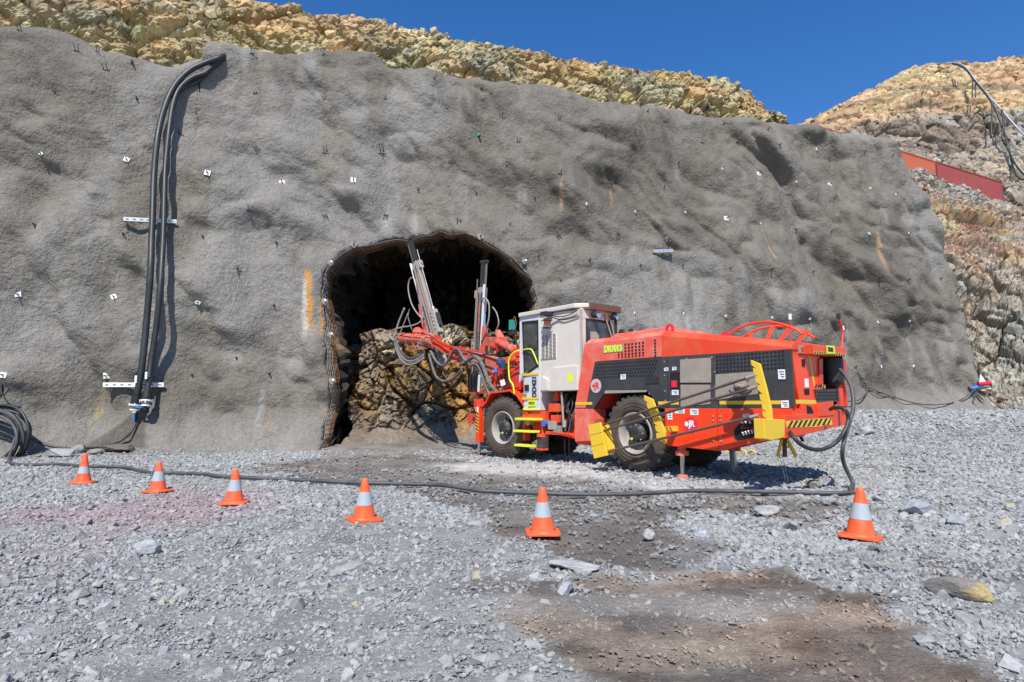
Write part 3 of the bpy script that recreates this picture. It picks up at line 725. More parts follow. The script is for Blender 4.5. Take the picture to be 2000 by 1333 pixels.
def disp_r(P):
    st = np.stack([P[:, 0] + .35 * P[:, 1], P[:, 1], P[:, 2]], 1)
    low = sstep(11.5, 8, P[:, 2])
    st = warp(st, .6, .35, 503); st = st @ np.array([[.94, 0, .34], [0, 1, 0], [-.34, 0, .94]]); b, h, cr = blocks(st, (1.0, .7, .42), .46, 500, .9); bu, hu, _ = blocks(warp(P, .4, .6, 507), (.38, .38, .5), .6, 505, .8); b2, h2, c2 = blocks(warp(P, 1.2, .2, 509), (2.0, 1.7, 1.0), .21, 510, 1.2); b3, h3, _ = blocks(P, (5, 5, 5), .09, 520)
    foot = sstep(.9, 3.0, P[:, 2])
    return (b * low + bu * (1 - low) + b2) * (.2 + .8 * foot) + b3, (np.where(low > .5, h, hu), h2, h3, c2)
def col_r(P, I):
    lo = np.array([(.30, .28, .235), (.24, .23, .20), (.35, .33, .27), (.28, .25, .20), (.34, .26, .18)]); up = np.array([(.38, .21, .13), (.33, .28, .22), (.40, .29, .19), (.26, .13, .085), (.42, .34, .19), (.31, .30, .25)])
    m = sstep(6.5, 9.5, P[:, 2] + 1.6 * vn(P[:, 0] * .5, P[:, 1] * .5, P[:, 2] * .3, 530))[:, None]
    c = lo[(hh(I[0], 5) * 4.99).astype(int)] * .5 + lo[(hh(I[1], 5) * 4.99).astype(int)] * .5; d = up[(hh(I[0], 6) * 5.99).astype(int)] * .5 + up[(hh(I[1], 5) * 5.99).astype(int)] * .5
    gr = sstep(13, 19, P[:, 2])[:, None]; d = d * (1 - gr * .7) + np.array((.34, .33, .30)) * gr * .7
    f = sstep(2.6, 1.0, P[:, 2])[:, None]; c = c * (1 - m) + d * m; c = c * (1 - .6 * f) + np.array((.27, .25, .22)) * .6 * f
    return c * (.78 + .42 * hh(I[2], 4))[:, None]
loft('right_rock_slope', rows_r, 440, 620, disp_r, col_r, T_ROCK, nch=4500, rmin=.06, rmax=.40, sel=lambda P: .15 + sstep(10, 14, P[:, 2]) + 2 * sstep(2.6, 1.4, P[:, 2]))

# ---- crushed rock lying on the ground
G1 = [(18, 906), (38, 912), (70, 912), (110, 911), (150, 914), (178, 916), (215, 916), (250, 918), (275, 924), (300, 929), (345, 929), (400, 932), (430, 936), (500, 940), (560, 942), (620, 945), (700, 949), (780, 951), (850, 953), (890, 957), (940, 965), (1000, 968), (1060, 970), (1120, 972), (1200, 972), (1280, 969), (1350, 965), (1450, 966), (1550, 968), (1620, 970), (1655, 969)]
G1W = np.array([gnd(u, v)[:2] for u, v in G1])
def stones(X, Y, r, cols, flat=.58, sink=.35):
    return chips(np.stack([X, Y, ground_h(X, Y) + r * flat * (1 - sink) * .4], 1), r, cols, flat, .46)
CONE_AT = np.array([gnd(u, v)[:2] for u, v in ((162, 945), (308, 962), (457, 985), (711, 1018), (1060, 1044), (1681, 1052))])
RIGN = [((.04, -.2), .8), ((3.5, -.2), .8), ((-.8, -.1), .2)]
def scatter():
    out = []
    #  y0, y1, per m2, mean radius, spread
    for y0, y1, den, r0, sp in ((1.9, 3.6, 3400, .0085, .45), (3.6, 6.2, 1500, .0125, .45), (6.2, 10, 650, .0185, .45), (10, 16, 340, .023, .5), (16, 26, 120, .040, .5), (2.0, 5, 90, .024, .30), (4.5, 10, 34, .034, .34), (2.3, 6, 3, .055, .25)):
        xm = y1 * .95 + 1.5; A = (y1 - y0) * 2 * xm; n = int(A * den)
        Y = y0 + (y1 - y0) * rng.random(n); X = (rng.random(n) * 2 - 1) * xm
        k = np.abs(X) < Y * .95 + 1.2; X, Y = X[k], Y[k]; n = len(X)
        mud, br, rd, sp1, sp2, dirt, wh = masks(X, Y)
        dens = (1 - (.84 if r0 < .02 else .93) * mud) * (1 - (.62 if r0 < .013 else .93 if r0 < .03 else .985) * br) * (1 - .82 * dirt) * (1 - .75 * wh) * (1 - .35 * rd) * (1 - .35 * sp1) * (1 - .8 * sstep(2.4, .6, base_y(X) - Y + .6 * vn(X * .9, Y * .9, 0, 47)) * sstep(9, 4, X))
        cl = .72 + .45 * fbm(X * .9, Y * .9, 2.2, 4, 601)                # patchy cover: packed fines between stones
        cl = np.clip(cl + .35 * sstep(2, 5, X) * sstep(3, 7, Y) + .2 * sstep(-1, -3, X), .12, 1)
        k = rng.random(n) < dens * cl
        k &= (Y < base_y(X) - .30 - .3 * rng.random(n))
        dc = np.full(n, 9.0)
        for a_, b_ in zip(G1W[:-1], G1W[1:]):
            e_ = b_ - a_; t_ = np.clip(((X - a_[0]) * e_[0] + (Y - a_[1]) * e_[1]) / (e_ @ e_), 0, 1); dc = np.minimum(dc, np.hypot(X - a_[0] - e_[0] * t_, Y - a_[1] - e_[1] * t_))
        k &= dc > .06 + r0
        for c_ in CONE_AT: k &= np.hypot(X - c_[0], Y - c_[1]) > .19 + r0
        X, Y = X[k], Y[k]; n = len(X); mud, br = mud[k], br[k]
        r = r0 * np.exp(rng.normal(0, sp, n)) * (1 + .40 * sstep(1.5, 4.0, X + .25 * Y))
        r = np.minimum(r, np.minimum(r0 * 2.6, .075 + .006 * Y))
        for c_ in CONE_AT: r = np.where((np.hypot(X - c_[0], Y + .1 - c_[1]) < .5), np.minimum(r, .03), r)
        h = rng.random((n, 3)); base = np.array((.312, .317, .312)) * (.66 + .56 * h[:, :1])
        tan_ = (h[:, 1] > .975)[:, None]; base = np.where(tan_, np.array((.42, .36, .27)) * (.7 + .5 * h[:, :1]), base)
        drk = (h[:, 2] > .90)[:, None]; base = np.where(drk, base * .62, base)
        g = ground_col(X, Y); f = .30 + .55 * np.maximum(br, mud * .75)[:, None]
        c = base * (1 - f) + g * f
        rdm = (masks(X, Y)[2] * .35)[:, None]; c = c * (1 - rdm) + np.array((.34, .20, .21)) * rdm
        out.append(stones(X, Y, r, np.clip(c, .02, .75)))
    off = 0; VV, FF, CC = [], [], []
    for V, F, C in out: VV.append(V); FF.append(F + off); CC.append(C); off += len(V)
    o = raw_obj('gravel', np.concatenate(VV), np.concatenate(FF), T_STONE, np.concatenate(CC), False)
    tag(o, 'loose blue grey crushed rock covering the pit floor', 'gravel', kind='stuff')
scatter()

def boulder(u, v, size, name='rock', label=None, col=(.36, .365, .37), seed=0, yaw=0, patch=None, group=None, Y=None):
    p = gnd(u, v) if Y is None else aty(u, v, Y)
    import itertools
    g = np.linspace(-1, 1, 15); V = []; F = []
    idx = {}
    def vid(q):
        k = tuple(np.round(q, 4))
        if k not in idx: idx[k] = len(V); V.append(q)
        return idx[k]
    for ax in range(3):
        for s in (-1, 1):
            for i in range(14):
                for j in range(14):
                    qs = []
                    for a, b in ((i, j), (i + 1, j), (i + 1, j + 1), (i, j + 1)):
                        q = np.zeros(3); q[ax] = s; q[(ax + 1) % 3] = g[a]; q[(ax + 2) % 3] = g[b]; qs.append(vid(q))
                    F.append(qs if s > 0 else qs[::-1])
    V = np.array(V); n = V / np.linalg.norm(V, axis=1)[:, None]
    r_ = np.random.default_rng(seed + 50); L = np.full(len(V), 1.0)
    for _ in range(16):                                                # cut by random planes: faceted block
        d = r_.normal(size=3); d /= np.linalg.norm(d); t = .62 + .3 * r_.random(); c_ = n @ d; L = np.where(c_ > .01, np.minimum(L, t / np.maximum(c_, .01)), L)
    V = n * L[:, None]; V = V + n * (.035 * fbm(V[:, 0] * 3 + seed, V[:, 1] * 3, V[:, 2] * 3, 3, 700))[:, None]
    C = np.array(col) * .74 * (1 + .18 * fbm(V[:, 0] * 2, V[:, 1] * 2, V[:, 2] * 2 + seed, 3, 702))[:, None]
    if patch is not None:
        m = sstep(.0, .25, V[:, 0] - .1 + .3 * fbm(V[:, 0] * 2, V[:, 1] * 2, V[:, 2] * 2, 2, 704))[:, None] * .85; C = C * (1 - m) + np.array(patch) * m
    V = V * np.array(size) / 2; cy, sy = math.cos(yaw), math.sin(yaw)
    V = np.stack([V[:, 0] * cy - V[:, 1] * sy, V[:, 0] * sy + V[:, 1] * cy, V[:, 2]], 1)
    o = raw_obj(name, V, np.array(F), T_STONE, np.clip(C, .03, .7), False); o.location = (p[0], p[1], p[2] + size[2] * .32)
    return tag(o, label, 'rock', group)
boulder(1878, 1168, (.34, .15, .13), 'rock', 'brown stained oblong rock among the gravel on the far right', (.27, .245, .22), 1, -.7, (.36, .27, .12))
boulder(120, 893, (.95, .45, .26), 'rock', 'pale flat slab of rock leaning beside the coiled hose', (.40, .40, .41), 2, -.25)
boulder(152, 884, (.34, .3, .24), 'rock', 'small grey block under the sagging hose right of the pale slab', (.33, .34, .34), 3, .2)
boulder(228, 882, (.9, .5, .22), 'rock', 'dark damp rock below the hose coupling at the wall foot', (.17, .15, .13), 4, .1)
boulder(190, 888, (.34, .3, .2), 'rock', 'tan grey rock between the pale slab and the damp patch', (.30, .28, .25), 5, .8)
boulder(285, 1082, (.24, .17, .13), 'rock', 'pale angular stone standing out of the gravel below the red stain', (.46, .46, .46), 6, .4)
boulder(1103, 1160, (.15, .10, .09), 'rock', 'grey stone at the edge of the brown mud patch', (.42, .43, .44), 10, 1.3)
boulder(1268, 1052, (.12, .10, .10), 'rock', 'upright pale stone on the wet track right of the middle cone', (.44, .44, .43), 11, .5)
boulder(1120, 1110, (.36, .22, .06), 'rock', 'broad flat whitish slab half buried below the middle cone', (.47, .47, .46), 12, -.4)
boulder(1792, 1005, (.38, .3, .2), 'rock', 'large pale grey boulder right of the nearest right hand cone', (.42, .43, .45), 13, .5)
boulder(1870, 1026, (.26, .2, .14), 'rock', 'grey wedge shaped stone on the right hand gravel', (.38, .39, .41), 14, .2)
boulder(1372, 1048, (.16, .13, .07), 'rock', 'flat bluish stone beside the wet track', (.45, .47, .50), 15, .2)
boulder(1500, 1006, (.3, .2, .13), 'rock', 'pale block with a tan end in front of the thick cable', (.43, .43, .43), 16, .1, (.36, .31, .22))
boulder(1590, 955, (.26, .2, .15), 'rock', 'brownish stone beside the cable under the rear of the rig', (.32, .28, .22), 17, .3)
boulder(1690, 850, (.55, .4, .3), 'rock', 'rounded pale boulder on the gravel behind the rig', (.44, .43, .41), 18, .3)

# ================================================================== things fixed to the wall
NRM = Vector((.27, -.945, .17)).normalized()
def wall_frame(u, v, spin=0):
    p = Vector(on_wall(u, v)); e = .12
    a = np.array([p.x, p.x + e, p.x]); b = np.array([p.z, p.z, p.z + e]); yy = wall_y(a, b, True)
    n = Vector((e, yy[1] - yy[0], 0)).cross(Vector((0, yy[2] - yy[0], e))).normalized()
    n = (n * .5 + NRM * .5).normalized()
    x = Vector((0, 0, 1)).cross(n).normalized() * -1; x = n.cross(Vector((0, 0, 1))).normalized()
    z = x.cross(n) * -1; z = n.cross(x).normalized() * -1
    z = Vector((0, 0, 1)) - n * n.z; z.normalize(); x = z.cross(n).normalized() * -1
    m = Matrix((x, -n, z)).transposed().to_4x4() @ Matrix.Rotation(spin, 4, 'Y'); m.translation = p; return m
def bolt_master(kind):
    """local: -y is out of the wall"""
    t = empty('rock_bolt')
    if kind in ('white', 'dark', 'tan'):
        m = {'white': 'plate', 'dark': 'dplate', 'tan': 'cloth'}[kind]; s = .082 if kind == 'white' else .10
        b = MB(); b.box((-s, -.012, -s), (s, -.002, s), m); b.cyl((0, -.011, 0), (0, -.03, 0), .045, m, 16, .028); b.build('bolt_plate', t, .003)
        b = MB(); b.cyl((0, -.01, 0), (.01, -.15, -.01), .016, 'dark', 8); b.cyl((0, -.03, 0), (0, -.06, 0), .028, 'dsteel', 6); b.build('bolt_end', t)
        if kind == 'dark':
            b = MB(); b.tube([(0, -.02, -.02), (.02, -.09, -.09), (.05, -.10, -.20), (.05, -.05, -.27)], .008, 'dark', 6); b.build('wire_tail', t)
    elif kind == 'small':
        b = MB(); b.cyl((0, -.0, 0), (0, -.035, 0), .045, 'dplate', 10, .03); b.build('bolt_plate', t); b = MB(); b.cyl((0, -.02, 0), (.0, -.13, -.01), .02, 'dark', 8); b.build('bolt_end', t)
    elif kind == 'knob':
        b = MB(); b.box((-.045, -.02, -.045), (.045, -.002, .045), 'plate'); b.build('bolt_plate', t, .004); b = MB(); b.cyl((0, -.02, 0), (.0, -.13, -.01), .02, 'dblue', 8); b.build('bolt_end', t)
    elif kind == 'green':
        b = MB(); b.box((-.05, -.03, -.01), (.05, -.002, .09), 'green'); b.build('bolt_plate', t, .004); b = MB(); b.cyl((0, -.0, -.03), (.0, -.12, -.04), .035, 'blk', 10); b.build('bolt_end', t)
    elif kind == 'hook':
        b = MB(); b.tube([(-.06, .02, -.05), (-.05, -.05, 0), (-.04, -.13, .08), (-.07, -.12, .15)], .010, 'dark', 6); b.tube([(.03, .02, -.06), (.03, -.06, 0), (.06, -.13, .06), (.10, -.11, .13)], .010, 'dark', 6)
        b.box((-.07, -.02, -.035), (.07, 0, -.015), 'dark'); b.build('tie_wire', t)
    elif kind == 'bighook':
        b = MB(); b.box((-.09, -.012, -.09), (.09, -.002, .09), 'dplate'); b.build('bolt_plate', t, .003)
        b = MB(); b.tube([(-.05, .0, -.04), (-.05, -.08, .05), (-.04, -.12, .15), (-.07, -.10, .22)], .011, 'dark', 6); b.tube([(.04, .0, -.05), (.05, -.08, .03), (.07, -.12, .14), (.05, -.1, .2)], .011, 'dark', 6)
        b.beam((-.14, -.04, -.10), (.14, -.04, -.10), .018, .018, 'dark'); b.tube([(.0, -.03, -.08), (.02, -.1, -.14), (.05, -.05, -.24)], .009, 'dark', 6); b.build('tie_wire', t)
    elif kind == 'ticks':
        b = MB(); b.tube([(-.05, .02, .10), (-.045, -.07, .03), (-.04, -.05, -.12)], .012, 'dark', 6); b.tube([(.05, .02, .12), (.05, -.08, .02), (.07, -.05, -.15)], .012, 'dark', 6)
        b.beam((-.10, -.02, .02), (.09, -.02, .03), .014, .014, 'dark'); b.build('tie_wire', t)
    return t
MAST = {}
DESC = {'white': 'white square plate bolt', 'dark': 'dark plate bolt with wire tail', 'small': 'small dark bolt stub', 'knob': 'small white and blue bolt head', 'hook': 'pair of thin dark tie wires', 'bighook': 'dark plate with crossed tie wires', 'ticks': 'two short dark wire ticks', 'green': 'green and black bolt marker', 'tan': 'tan plate bolt on the tunnel arch'}
BOLTS = [  # kind, u, v
 ('hook', 38, 58), ('hook', 150, 99), ('hook', 191, 101), ('hook', 205, 136), ('small', 258, 122), ('hook', 492, 104), ('hook', 632, 106), ('hook', 848, 154), ('hook', 941, 173), ('small', 1250, 207), ('small', 1265, 217), ('hook', 1414, 241), ('small', 1499, 254),
 ('hook', 106, 178), ('small', 267, 193), ('hook', 498, 182), ('hook', 635, 193), ('hook', 752, 192), ('hook', 872, 212), ('hook', 978, 228), ('hook', 1091, 234), ('small', 1183, 261), ('hook', 1240, 258), ('hook', 1371, 279), ('hook', 1441, 278), ('small', 1523, 283), ('knob', 1595, 292), ('hook', 1688, 299), ('small', 1742, 305),
 ('green', 935, 266), ('hook', 1012, 278), ('knob', 80, 301), ('white', 247, 312), ('hook', 352, 262), ('bighook', 501, 290), ('bighook', 635, 296), ('bighook', 745, 296), ('bighook', 882, 314), ('hook', 990, 324), ('dark', 1095, 335), ('dark', 1195, 355), ('dark', 1297, 363), ('small', 1325, 318), ('knob', 1411, 330), ('white', 1482, 340), ('knob', 1556, 356), ('white', 1620, 361), ('knob', 1700, 368), ('knob', 1750, 380),
 ('white', 405, 338), ('white', 551, 357), ('white', 690, 352), ('small', 817, 370), ('small', 930, 378), ('small', 1044, 387), ('knob', 1146, 399), ('knob', 1241, 414), ('knob', 1339, 415), ('white', 1418, 427), ('knob', 1487, 437), ('small', 1555, 448), ('small', 1623, 452), ('knob', 1698, 457), ('knob', 1775, 456),
 ('small', 68, 440), ('small', 240, 457), ('small', 396, 463), ('hook', 487, 410), ('ticks', 635, 425), ('ticks', 754, 423), ('ticks', 896, 432), ('small', 996, 438), ('ticks', 1091, 463), ('ticks', 1207, 458), ('dark', 1305, 467),
 ('small', 541, 475), ('small', 1051, 500), ('small', 1151, 508), ('small', 1251, 518), ('small', 1334, 518), ('small', 1426, 525), ('small', 1507, 525), ('small', 1587, 531), ('small', 1650, 537), ('small', 1719, 541), ('small', 1772, 547), ('small', 1836, 545), ('small', 1866, 571),
 ('dark', 463, 524), ('white', 35, 575), ('white', 222, 580), ('white', 387, 590), ('small', 535, 597), ('dark', 1190, 566), ('small', 1095, 548), ('knob', 1240, 612), ('knob', 1336, 613), ('knob', 1418, 618), ('knob', 1509, 621), ('knob', 1582, 623), ('knob', 1715, 630), ('knob', 1777, 628),
 ('white', 6, 733), ('white', 208, 734), ('small', 375, 732), ('small', 525, 730), ('small', 462, 700), ('small', 1670, 718), ('knob', 1722, 717), ('knob', 1785, 716), ('tan', 690, 478), ('tan', 938, 462),
]
ORD = 'first second third fourth fifth sixth seventh eighth ninth tenth eleventh twelfth thirteenth fourteenth fifteenth sixteenth seventeenth eighteenth nineteenth twentieth'.split()
ORD += ['twenty-' + o for o in ORD[:9]] + ['thirtieth'] + ['thirty-' + o for o in ORD[:9]] + ['fortieth'] + ['forty-' + o for o in ORD[:9]]
cnt = {}
for kind, u, v in sorted(BOLTS, key=lambda b: b[1]):
    m = wall_frame(u, v, rnd.uniform(-.5, .5) if kind in ('dark', 'white') else rnd.uniform(-.6, .6))
    if kind not in MAST: o = MAST[kind] = bolt_master(kind)
    else: o = copy_tree(MAST[kind])
    sc = rnd.uniform(.65, 1.0) if 'hook' in kind or kind == 'ticks' else rnd.uniform(.75, 1.05); o.matrix_world = m @ Matrix.Scale(sc, 4)
    n = cnt[kind] = cnt.get(kind, 0) + 1; tot = sum(1 for b in BOLTS if b[0] == kind)
    lab = DESC[kind] if tot == 1 else (DESC[kind] + (', left shoulder' if n == 1 else ', above the crown') if kind == 'tan' else f'{DESC[kind]}, {ORD[n - 1]} such from the left on the grey wall')
    tag(o, lab, 'rock bolt', 'rock bolts and tie wires in the sprayed wall')

def bracket(u0, v0, u1, v1, hgt, label, mat='galv', off=.20):
    a = Vector(on_wall(u0, v0, off)); b = Vector(on_wall(u1, v1, off)); o = empty('pipe_bracket', (a + b) / 2, label=label, cat='bracket')
    L = (b - a).length; d = (b - a).normalized(); up = Vector((0, 0, 1)); nr = up.cross(d).normalized()
    o.matrix_world = Matrix.Translation((a + b) / 2) @ Matrix((d, nr, d.cross(nr))).transposed().to_4x4()
    q = MB(); q.box((-L / 2, -.012, -hgt / 2), (L / 2, .0, hgt / 2), mat); q.box((-L / 2, .0, hgt / 2 - .01), (L / 2, .05, hgt / 2), mat); q.box((-L / 2, .0, -hgt / 2), (L / 2, .05, -hgt / 2 + .01), mat)
    for k in range(int(L / .16)):
        x = -L / 2 + .08 + k * .16; q.box((x - .03, -.015, -.012), (x + .03, -.0125, .012), 'dark'); q.box((x - .05, -.004, -hgt / 2 - .03), (x - .03, .04, -hgt / 2 - .001), 'dark')
    q.build('slotted_rail', o, .002)
    for s in (-1, 1):
        q = MB(); q.cyl((s * (L / 2 - .07), -.02, 0), (s * (L / 2 - .07), off + .1, 0), .018, 'dsteel', 8); q.build('anchor_stud', o)
    return o
bracket(241, 428, 345, 433, .10, 'upper galvanised slotted rail holding the two black pipes')
bracket(201, 752, 320, 752, .11, 'lower galvanised slotted rail holding the two black pipes')
bracket(1276, 491, 1314, 490, .11, 'short bluish slotted rail alone on the wall right of the tunnel', 'refl', .14)
# ---- black supply pipes
def pipe(pts, r, mat, name, label, off=.22, group=None, seg=6, cat='pipe', build=True, extra=None, n=14):
    P = [Vector(on_wall(u, v, off + o_)) for u, v, o_ in pts]
    q = MB(); q.tube(P, r, mat, n, seg)
    t = empty(name, P[-1], label=label, cat=cat, group=group)
    for i in range(len(q.v)): q.v[i] = q.v[i] - P[-1]
    q.build('pipe_run', t)
    return t, P
tA, PA = pipe([(446, 104, -.7), (434, 111, -.15), (418, 117, .0), (397, 125, .0), (372, 137, .0), (344, 164, .05), (324, 204, .15), (309, 262, .2), (301, 340, .2), (298, 428, .24), (296, 470, .2), (294, 530, .3), (287, 620, .35), (279, 700, .2), (272, 748, .24), (268, 772, .22)], .078, 'hdpe', 'water_pipe', 'left black polythene pipe hanging down the sprayed wall')
tB, PB = pipe([(448, 108, -.7), (435, 116, -.2), (420, 124, -.1), (402, 142, .0), (376, 152, -.05), (352, 172, .0), (339, 202, .12), (331, 250, .2), (323, 330, .2), (320, 430, .24), (318, 480, .2), (313, 560, .3), (305, 640, .35), (296, 700, .2), (290, 748, .24), (288, 765, .22)], .070, 'hdpe', 'water_pipe', 'right black polythene pipe beside the other on the wall')
def coupling(t, P, blue_r):
    d = (P[-1] - P[-2]).normalized(); q = MB(); o0 = Vector((0, 0, 0))
    q.cyl(o0, o0 + d * .16, .11, 'blk', 20); q.cyl(o0 + d * .16, o0 + d * .22, .125, 'blk', 20, .115); q.build('pipe_sleeve', t)
    q = MB(); q.cyl(o0 + d * .22, o0 + d * .25, .15, 'galv', 20); q.cyl(o0 + d * .25, o0 + d * .34, .075, 'dsteel', 16); q.cyl(o0 + d * .34, o0 + d * .37, .11, 'galv', 16)
    for k in range(4): a = k * math.pi / 2 + .4; c = Vector((math.cos(a) * .13, math.sin(a) * .13, 0)); q.cyl(o0 + d * .20 + c, o0 + d * .275 + c, .016, 'galv', 6)
    q.build('flange', t)
    q = MB(); q.cyl(o0 + d * .37, o0 + d * .45, .04, 'dark', 12)
    if blue_r: q.box((-.02, -.10, -.60), (.03, -.07, -.42), 'blue'); q.box((-.03, -.105, -.43), (.05, -.06, -.39), 'yellow')
    else: q.box((-.19, -.12, -.40), (.01, -.07, -.345), 'blue'); q.cyl((0, 0, -.40), (.03, 0, -.52), .05, 'dark', 10)
    q.build('valve', t)
    q = MB()
    q.prism([(-.032, .30), (.022, .30), (.022, .34), (-.01, .345), (.022, .36), (.022, .40), (-.01, .405), (.022, .42), (.022, .47), (-.032, .47)], -.0905, -.0885, 'label')
    q.build('pipe_lettering', t)
coupling(tA, PA, True); coupling(tB, PB, False)
q = MB()
for P in (PA[1:6], PB[1:5]): pass
q.tube([Vector(on_wall(u, v, o_)) for u, v, o_ in ((430, 122, .05), (412, 137, .08), (398, 150, .1), (380, 163, .1), (358, 172, .15), (345, 190, .12))], .045, 'hdpe', 10)
o = q.build('hose', label='short black tube standing in for a thin shadow beside the two pipes', cat='hose')  # dark tube drawn in place of a shadow strand
# ---- hose from the left pipe to the coil, coil, trailing cable
def wpts(l): return [Vector(on_wall(u, v, o_)) for u, v, o_ in l]
q = MB(); q.tube(wpts([(266, 802, .14), (266, 822, .14), (255, 845, .12), (232, 863, .12), (200, 873, .14), (165, 876, .16), (130, 876, .2), (95, 871, .2), (70, 861, .22), (48, 849, .3)]), .028, 'hdpe', 10)
q.build('hose', label='black water hose sagging from the left pipe valve to the coil', cat='hose')
coil = empty('hose_coil', label='large coil of black hose hanging on hooks at the left edge', cat='hose coil')
cc = Vector(on_wall(-8, 852, .35)); coil.location = cc
for k in range(9):
    q = MB(); rx = .62 + rnd.uniform(-.12, .10); rz = .60 + rnd.uniform(-.12, .06); ph = rnd.uniform(-.25, .25); dy = -.16 + k * .045; dz = -.05 + rnd.uniform(-.07, .07)
    q.tube([(rx * math.cos(a) * math.cos(ph) + rz * math.sin(a) * math.sin(ph) * .6 + rnd.uniform(-.02, .02), dy + .05 * math.sin(a * 2 + k), dz + rz * math.sin(a) * math.cos(ph) - rx * math.cos(a) * math.sin(ph) * .4) for a in [i * math.pi / 6 for i in range(12)]], .030, 'hdpe' if k % 3 else 'cable', 8, 4, True)
    q.build('hose_loop', coil)
hk = empty('hook_rack', on_wall(5, 760), label='dark steel hook rack above the hose coil', cat='hook')
for zz, xx in ((.0, 0), (-.32, .01)):
    q = MB(); q.tube([(xx, -.05, zz), (xx + .1, -.12, zz - .12), (xx + .2, -.14, zz - .10), (xx + .27, -.14, zz + .02)], .014, 'dark', 6); q.build('hook', hk)
q = MB(); q.beam((0, -.04, .2), (0, -.05, -.7), .05, .03, 'dark'); q.build('upright', hk)
def gp(u, v, r): p = gnd(u, v); return Vector((p[0], p[1], p[2] + r * .8 + .018))
cab_r = .027
P = [Vector((cc.x + .5, cc.y - .1, .45)), Vector((cc.x + .62, cc.y - .35, .12))] + [gp(u, v, cab_r) for u, v in G1]
end = P[-1]
def rigw(x, y, z): return Vector((O3[0] + x * Fv[0] + y * Lv[0], O3[1] + x * Fv[1] + y * Lv[1], z))
def rigp(u, v, x): return rigw(*rr(u, v, x))
P += [end + Vector((.10, .05, .0)), end + Vector((.13, .17, .03)), rigp(1664, 945, -2.9) * .5 + end * .5 + Vector((.10, .1, .05)), rigp(1648, 905, -3.0), rigp(1646, 875, -3.05), rigp(1655, 840, -3.05), rigp(1666, 800, -3.05), rigp(1664, 762, -3.0), rigp(1654, 738, -2.9), rigp(1640, 722, -2.75)]
q = MB(); q.tube(P, cab_r, 'cable', 10, 6); q.build('power_cable', label='thick dark trailing cable across the gravel, rising to the back of the rig', cat='cable')
q = MB(); q.tube([rigp(1540, 838, -2.55), rigp(1548, 852, -2.75), rigp(1570, 872, -2.85), rigp(1600, 879, -2.9), rigp(1628, 868, -3.0), rigp(1648, 845, -3.1), rigp(1657, 820, -3.12), rigp(1650, 800, -3.1), rigp(1632, 796, -2.95), rigp(1622, 800, -2.8)], .027, 'hdpe', 10, 6)
q.build('hose', label='black hose looping under the rear bumper of the rig', cat='hose')
q = MB(); q.tube(wpts([(1652, 785, .3), (1680, 780, .2), (1692, 768, .12), (1697, 758, .1), (1712, 764, .1), (1745, 776, .1), (1800, 790, .12), (1850, 789, .12), (1880, 780, .15), (1896, 768, .2), (1908, 758, .25)]), .022, 'cable', 8, 5)
q.build('hose', label='thin grey cable slung along the wall foot on the right', cat='cable')
q = MB(); q.tube(wpts([(1700, 762, .1), (1722, 774, .1), (1750, 775, .12)]), .018, 'cable', 8, 5); q.build('hose', label='short second loop of thin cable beneath the slung cable', cat='cable')
hr = empty('hook_rack', on_wall(1690, 748), label='dark bent bar with hooks where the right cable hangs', cat='hook')
p0 = Vector(on_wall(1690, 748))
q = MB(); q.tube([p - p0 for p in wpts([(1676, 728, .05), (1686, 745, .08), (1697, 762, .1)])], .016, 'dark', 6); q.build('upright', hr)
for a in ((1680, 735), (1690, 748)):
    q = MB(); q.tube([p - p0 for p in wpts([(a[0], a[1], .06), (a[0] + 6, a[1] + 5, .2), (a[0] + 12, a[1] + 3, .24), (a[0] + 12, a[1] - 4, .22)])], .012, 'dark', 6); q.build('hook', hr)
# plug board at the right wall foot
pb = empty('plug_board', on_wall(1912, 757, .2), label='blue, red and white cable plugs bunched at the right end of the wall', cat='cable plugs')
q = MB(); q.cyl((-.32, 0, -.06), (.12, -.05, .05), .085, 'blue', 14); q.cyl((-.38, 0, -.08), (-.32, 0, -.06), .10, 'dblue', 14); q.build('blue_plug', pb)
q = MB(); q.cyl((-.1, -.1, .12), (.38, -.1, .16), .075, 'redd', 14); q.cyl((.0, .05, -.02), (.42, 0, -.05), .07, 'pink', 12); q.build('red_plug', pb)
q = MB(); q.prism([(.02, .2), (.30, .17), (.08, .5)], -.03, 0, 'label'); q.build('white_tag', pb)
q = MB(); q.box((.0, -.12, -.14), (.14, -.04, -.08), 'yellow'); q.build('yellow_clip', pb)
for k, (a, b_, c_) in enumerate(((-.4, -.5, -.75), (-.2, .25, -.9), (.1, .5, -.85), (.3, .75, -.7), (-.3, .0, -.8))):
    q = MB(); q.tube([(a, 0, -.05), (a + .1, -.15, -.35), (a * .3 + b_ * .7, -.25, c_ * .75), (b_ + .15, -.3, c_)], .02, 'cable', 6); q.build('cable_tail', pb)

